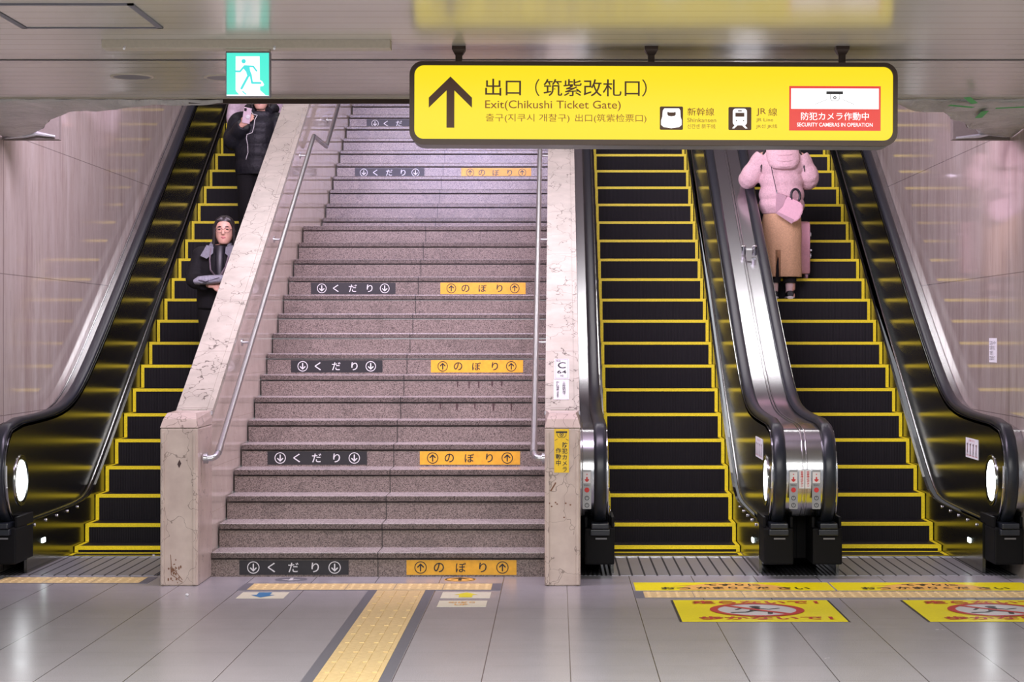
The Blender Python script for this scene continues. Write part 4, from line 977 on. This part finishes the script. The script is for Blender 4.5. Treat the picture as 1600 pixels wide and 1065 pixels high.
# --- person in a pale coat behind them
f = Fig((-2.93, 19.22, EZ0+11*ET*ES), 0, 1.0, 'person in a pale coat mostly hidden behind the person with the phone')
hx, hy, hz = 0, -.01, 1.52
b = MB(); elb = [(-.25, .02, 1.08), (.25, .02, 1.08)]; wr = [(-.24, -.08, .85), (.24, -.08, .85)]
skeleton(b, 1.36, elb, wr); headbody(b, hx, hy, hz)
for sg, i in ((-1, 0), (1, 1)): hand(b, wr[i], (0, -.3, -.95), (sg, 0, 0), curl=.4, thumb=sg)
f.done(b, 'body', 'skin', None, .009, 3); face_parts(f, hx, hy, hz, None)
q = MB().loft([ell((hx, hy+dy, hz+dz), a, b2, 22) for dz, a, b2, dy in ((-.13, .08, .06, .05), (-.04, .084, .068, .045), (.03, .087, .085, .025), (.075, .082, .092, .012), (.105, .06, .075, .012), (.124, .03, .035, .012))]); f.done(q, 'hair', 'hair', None, .009, 4)
q = MB().loft([ell((0, .015, z), a, b2, 24) for z, a, b2 in ((.72, .215, .16), (.9, .21, .16), (1.08, .20, .15), (1.25, .205, .14), (1.34, .18, .11), (1.40, .09, .08))])
for sg, i in ((-1, 0), (1, 1)): sleeve(q, [(sg*.155, .015, 1.33), elb[i], wr[i]], [.085, .075, .055], .006)
f.done(q, 'coat', 'palecoat', None, .012, 4)
q = MB()
for sg in (-1, 1):
    q.tube([(sg*.085, .02, .9), (sg*.087, .005, .47), (sg*.09, .03, .07)], [.11, .08, .06], 12)
q.loft([ell((0, .02, z), a, b2, 20) for z, a, b2 in ((.80, .19, .13), (.9, .19, .135), (1.0, .17, .12), (1.03, .15, .1))])
f.done(q, 'trousers', 'blackcloth', None, .014, 4)
q = MB()
for sg in (-1, 1): q.tube([(sg*.087, .075, .045), (sg*.09, -.04, .042), (sg*.1, -.155, .03)], [.045, .048, .032], 12)
f.done(q, 'shoes', 'blackcloth')

# --- person in pink seen from behind on the right escalator (local x is mirrored by the half turn)
EYR = EY0+.059
f = Fig((2.068, EYR+7*ET+.15, EZ0+7*ET*ES), PI, 1.0, 'person in a pink padded jacket and caramel skirt on the right escalator')
hx, hy, hz = 0, -.07, 1.50
elb = [(-.27, .0, 1.10), (.31, -.01, 1.10)]; wr = [(-.16, -.26, 1.09), (.27, -.28, 1.14)]
b = MB(); skeleton(b, 1.34, elb, wr); headbody(b, hx, hy, hz)
hand(b, wr[0], (.5, -.8, 0), (0, 0, 1), curl=.5, thumb=1); hand(b, wr[1], (.15, -.9, -.1), (0, 0, 1), curl=.35, thumb=-1)
f.done(b, 'body', 'skin', None, .0075, 3); face_parts(f, hx, hy, hz, None)
q = MB().loft([ell((hx, hy+dy, hz+dz), a, b2, 22) for dz, a, b2, dy in ((-.13, .085, .06, .03), (-.04, .086, .068, .03), (.03, .087, .085, .02), (.075, .082, .092, .012), (.105, .06, .075, .012), (.124, .03, .035, .012))])
for sg in (-1, 1): q.tube([(hx+sg*.07, -.03, 1.44), (sg*.155, .03, 1.36), (sg*.19, .085, 1.27), (sg*.2, .11, 1.16)], [.025, .02, .014, .006], 8)
f.done(q, 'hair', 'hair', None, .008, 3)
prof = [(.78, .165, .13), (.80, .185, .145), (.86, .198, .158), (.95, .195, .155), (1.05, .185, .15), (1.15, .19, .15), (1.24, .20, .148), (1.30, .19, .13), (1.35, .15, .11), (1.39, .09, .08)]
def lerp_prof(z):
    for (z0, a0, b0), (z1, a1, b1_) in zip(prof, prof[1:]):
        if z0 <= z <= z1: k_ = (z-z0)/(z1-z0); return a0+(a1-a0)*k_, b0+(b1_-b0)*k_
    return prof[-1][1:]
Q = lambda z: .016*abs(math.sin((z-.8)*PI/.115))**.6
q = MB().loft([ell((0, .01, .78+.0122*i), lerp_prof(.78+.0122*i)[0]+Q(.78+.0122*i), lerp_prof(.78+.0122*i)[1]+Q(.78+.0122*i), 30) for i in range(51)])
for sg, i in ((-1, 0), (1, 1)): sleeve(q, [(sg*.155, .01, 1.31), elb[i], (wr[i][0], wr[i][1]+.02, wr[i][2])], [.093, .088, .06], .009)
jk = f.done(q, 'padded_jacket', 'pinkcoat', None, .009, 2)
q = MB()
for i, (z, a, b2, y) in enumerate(((1.19, .05, .018, .155), (1.205, .10, .035, .150), (1.235, .128, .05, .135), (1.27, .14, .06, .12), (1.31, .145, .07, .10), (1.345, .14, .075, .075), (1.38, .125, .075, .05), (1.405, .10, .07, .03), (1.42, .06, .05, .02))): pass
hr = ((1.178, .05, .02, .185), (1.19, .10, .05, .182), (1.22, .132, .075, .165), (1.27, .150, .09, .14), (1.32, .155, .10, .11), (1.37, .150, .11, .075), (1.42, .135, .11, .04), (1.46, .10, .085, .01), (1.475, .05, .045, 0))
q.loft([ell((0, y, z), a, b2, 26) for z, a, b2, y in hr])
f.done(q, 'hood', 'pinkcoat', jk, .009, 2)
q = MB()
for y_, z_, r_ in ((.225, 1.235, .11), (.222, 1.285, .115), (.205, 1.34, .11)):
    q.tube([(r_*math.cos(a*PI/8), y_+.012-.06*(abs(math.cos(a*PI/8)))**2, z_-.03*math.sin(a*PI/8)) for a in range(9)], [.003]+[.011]*7+[.003], 8)
f.done(q, 'hood_fold', 'pinkcoat', jk)
sk_ = [(.205, .180, .135), (.21, .182, .137), (.3, .180, .135), (.45, .178, .135), (.6, .182, .14), (.72, .18, .14), (.82, .165, .125), (.88, .14, .11)]
q = MB(); rings = []
for z, a, b2 in sk_:
    rg = []
    for i in range(48):
        th = 2*PI*i/48; fold = 1+.025*math.sin(7*th)*(1-(z-.2)/.7); x_, y_ = a*math.cos(th)*fold, b2*math.sin(th)*fold
        if z < .46 and y_ > 0 and abs(x_-.05) < .02: y_ -= .16*(.47-z)/.27
        rg.append(Vector((x_, .012+y_, z)))
    rings.append(rg)
q.loft(rings, cap=False); o = f.done(q, 'skirt', 'skirtcloth', None); m = o.modifiers.new('s', 'SOLIDIFY'); m.thickness = .008
q = MB()
for sg in (-1, 1): q.tube([(sg*.072, .03, .5), (sg*.072, .03, .25), (sg*.072, .035, .15)], [.075, .068, .06], 14)
f.done(q, 'leggings', 'blackcloth')
q = MB()
for sg in (-1, 1): q.tube([(sg*.072, .035, .17), (sg*.072, .035, .09), (sg*.072, .02, .05)], [.041, .037, .036], 12)
f.done(q, 'socks', 'sock')
q, q1 = MB(), MB()
for sg in (-1, 1):
    q.tube([(sg*.072, .078, .05), (sg*.074, .05, .05), (sg*.077, -.04, .048), (sg*.085, -.14, .036)], [.026, .04, .043, .03], 12); q1.tube([(sg*.072, .09, .016), (sg*.074, .05, .016), (sg*.077, -.04, .016), (sg*.085, -.15, .016)], [(.03, .014), (.044, .015), (.047, .015), (.034, .014)], 14)
f.done(q, 'shoes', 'black'); f.done(q1, 'shoe_soles', 'white')
# her shoulder bag
yb = f.w((0, .20, 0)).y
bg = lambda px, py, dy=0: Vector(W(px, py, yb+dy))
t = thing('handbag', bg(1238, 350), 'pink two-tone handbag with black ring handle hanging on the pink jacket', 'bag')
main = [(1229, 306), (1234, 311), (1254, 318), (1255.5, 328), (1251, 343), (1239, 349), (1212, 333)]
fr_ = [bg(a, b_, -.06) for a, b_ in ((1229, 306), (1254, 319), (1255, 330), (1249, 343), (1237, 349), (1211, 332))]
bk_ = [bg(a, b_, .05) for a, b_ in ((1226, 303), (1250, 313), (1253, 330), (1247, 341), (1237, 345), (1214, 330))]
q = MB(); q.loft([fr_, bk_]); bmesh.ops.bevel(q.bm, geom=q.bm.edges[:], offset=.01, segments=2, affect='EDGES'); q.build('bag_body', 'bagpink', t)
q = MB(); q.loft([[bg(a, b_, -.064) for a, b_ in ((1213, 300.5), (1229, 306), (1223, 322), (1211.5, 333))], [bg(a, b_, .03) for a, b_ in ((1214, 300), (1229, 305), (1223, 321), (1213, 331))]]); q.build('side_flap', 'bagmauve', t)
q = MB(); q.loft([[bg(a, b_, -.062) for a, b_ in ((1212, 333), (1217, 331.5), (1241, 343), (1237, 349.5))], [bg(a, b_, .0) for a, b_ in ((1212, 333), (1217, 331), (1241, 342), (1237, 349))]]); q.build('base_panel', 'bagmauve', t)
rc = bg(1243, 306, -.03); MB().tube([rc+Vector((.042*math.cos(a*PI/12), .012*math.cos(a*PI/12), .062*math.sin(a*PI/12))) for a in range(-3, 18)], .0115, 10).build('ring_handle', 'black', t, True)
MB().tube([bg(1205, 260, -.03), bg(1208, 275, -.02), bg(1211.5, 290, -.035), bg(1213.5, 301, -.06)], [(.0035, .007)]*4, 8, (0, -1, 0)).build('strap', 'strap', t, True)
MB().tube([bg(1213.5, 297, -.05), bg(1214, 302, -.065)], .006, 8).build('buckle', 'silver', t, True)
# suitcases
def suitcase(x0, x1, y0, y1, z0, z1, mat, lab, extra):
    t = thing('suitcase', ((x0+x1)/2, (y0+y1)/2, z0), lab, 'suitcase')
    q = MB().box(x0, x1, y0, y1, z0+.045, z1, .03); q.build('shell', mat, t, 40)
    q = MB(); c = (y0+y1)/2
    for (a, b_, c_, d_) in ((x0-.003, x1+.003, z0+.046, z0+.052), (x0-.003, x1+.003, z1-.006, z1+.002)): q.box(a, b_, c-.008, c+.008, c_, d_)
    q.box(x0-.004, x0+.002, c-.008, c+.008, z0+.06, z1-.02).box(x1-.002, x1+.004, c-.008, c+.008, z0+.06, z1-.02); q.build('zip_band', 'grey', t)
    for sx in (x0+.035, x1-.035):
        for sy_ in (y0+.035, y1-.035):
            wv = MB().tube([(sx-.011, sy_, z0+.024), (sx+.011, sy_, z0+.024)], .024, 18).build('wheel', 'bagmauve' if mat == 'casepink' else 'blackplastic', t, 40)
            MB().box(sx-.016, sx+.016, sy_-.014, sy_+.014, z0+.03, z0+.056, .004).build('wheel_fork', 'grey', wv)
    q = MB(); 
    for sx in ((x0+x1)/2-.08, (x0+x1)/2+.08): q.tube([(sx, y0+.04, z1-.01), (sx, y0+.04, z1+.3)], .008, 8)
    q.box((x0+x1)/2-.095, (x0+x1)/2+.095, y0+.025, y0+.055, z1+.29, z1+.315, .008); q.build('pull_handle', 'grey', t)
    if extra == 'side':
        q = MB(); q.box(x1-.002, x1+.012, c-.05, c-.02, z1-.14, z1-.10, .003).box(x1-.002, x1+.012, c-.05, c-.02, z0+.2, z0+.24, .003).box(x1-.002, x1+.014, c-.09, c+.09, (z0+z1)/2-.01, (z0+z1)/2+.01, .003); q.build('side_latch', 'silver', t)
    if extra == 'label': MB().box((x0+x1)/2-.01, (x0+x1)/2+.045, y0-.002, y0+.002, z0+.115, z0+.135).build('maker_strip', 'silver', t)
    return t
zk = lambda k_: EZ0+k_*ET*ES
suitcase(2.03, 2.372, EYR+8*ET+.09, EYR+8*ET+.30, zk(8), zk(8)+.54, 'casepink', 'rose pink hard suitcase standing one step above the person in pink', 'side')
suitcase(1.93, 2.30, EYR+13*ET+.09, EYR+13*ET+.31, zk(13), zk(13)+.58, 'casebrown', 'dark brown suitcase on the step well above the person in pink', 'label')
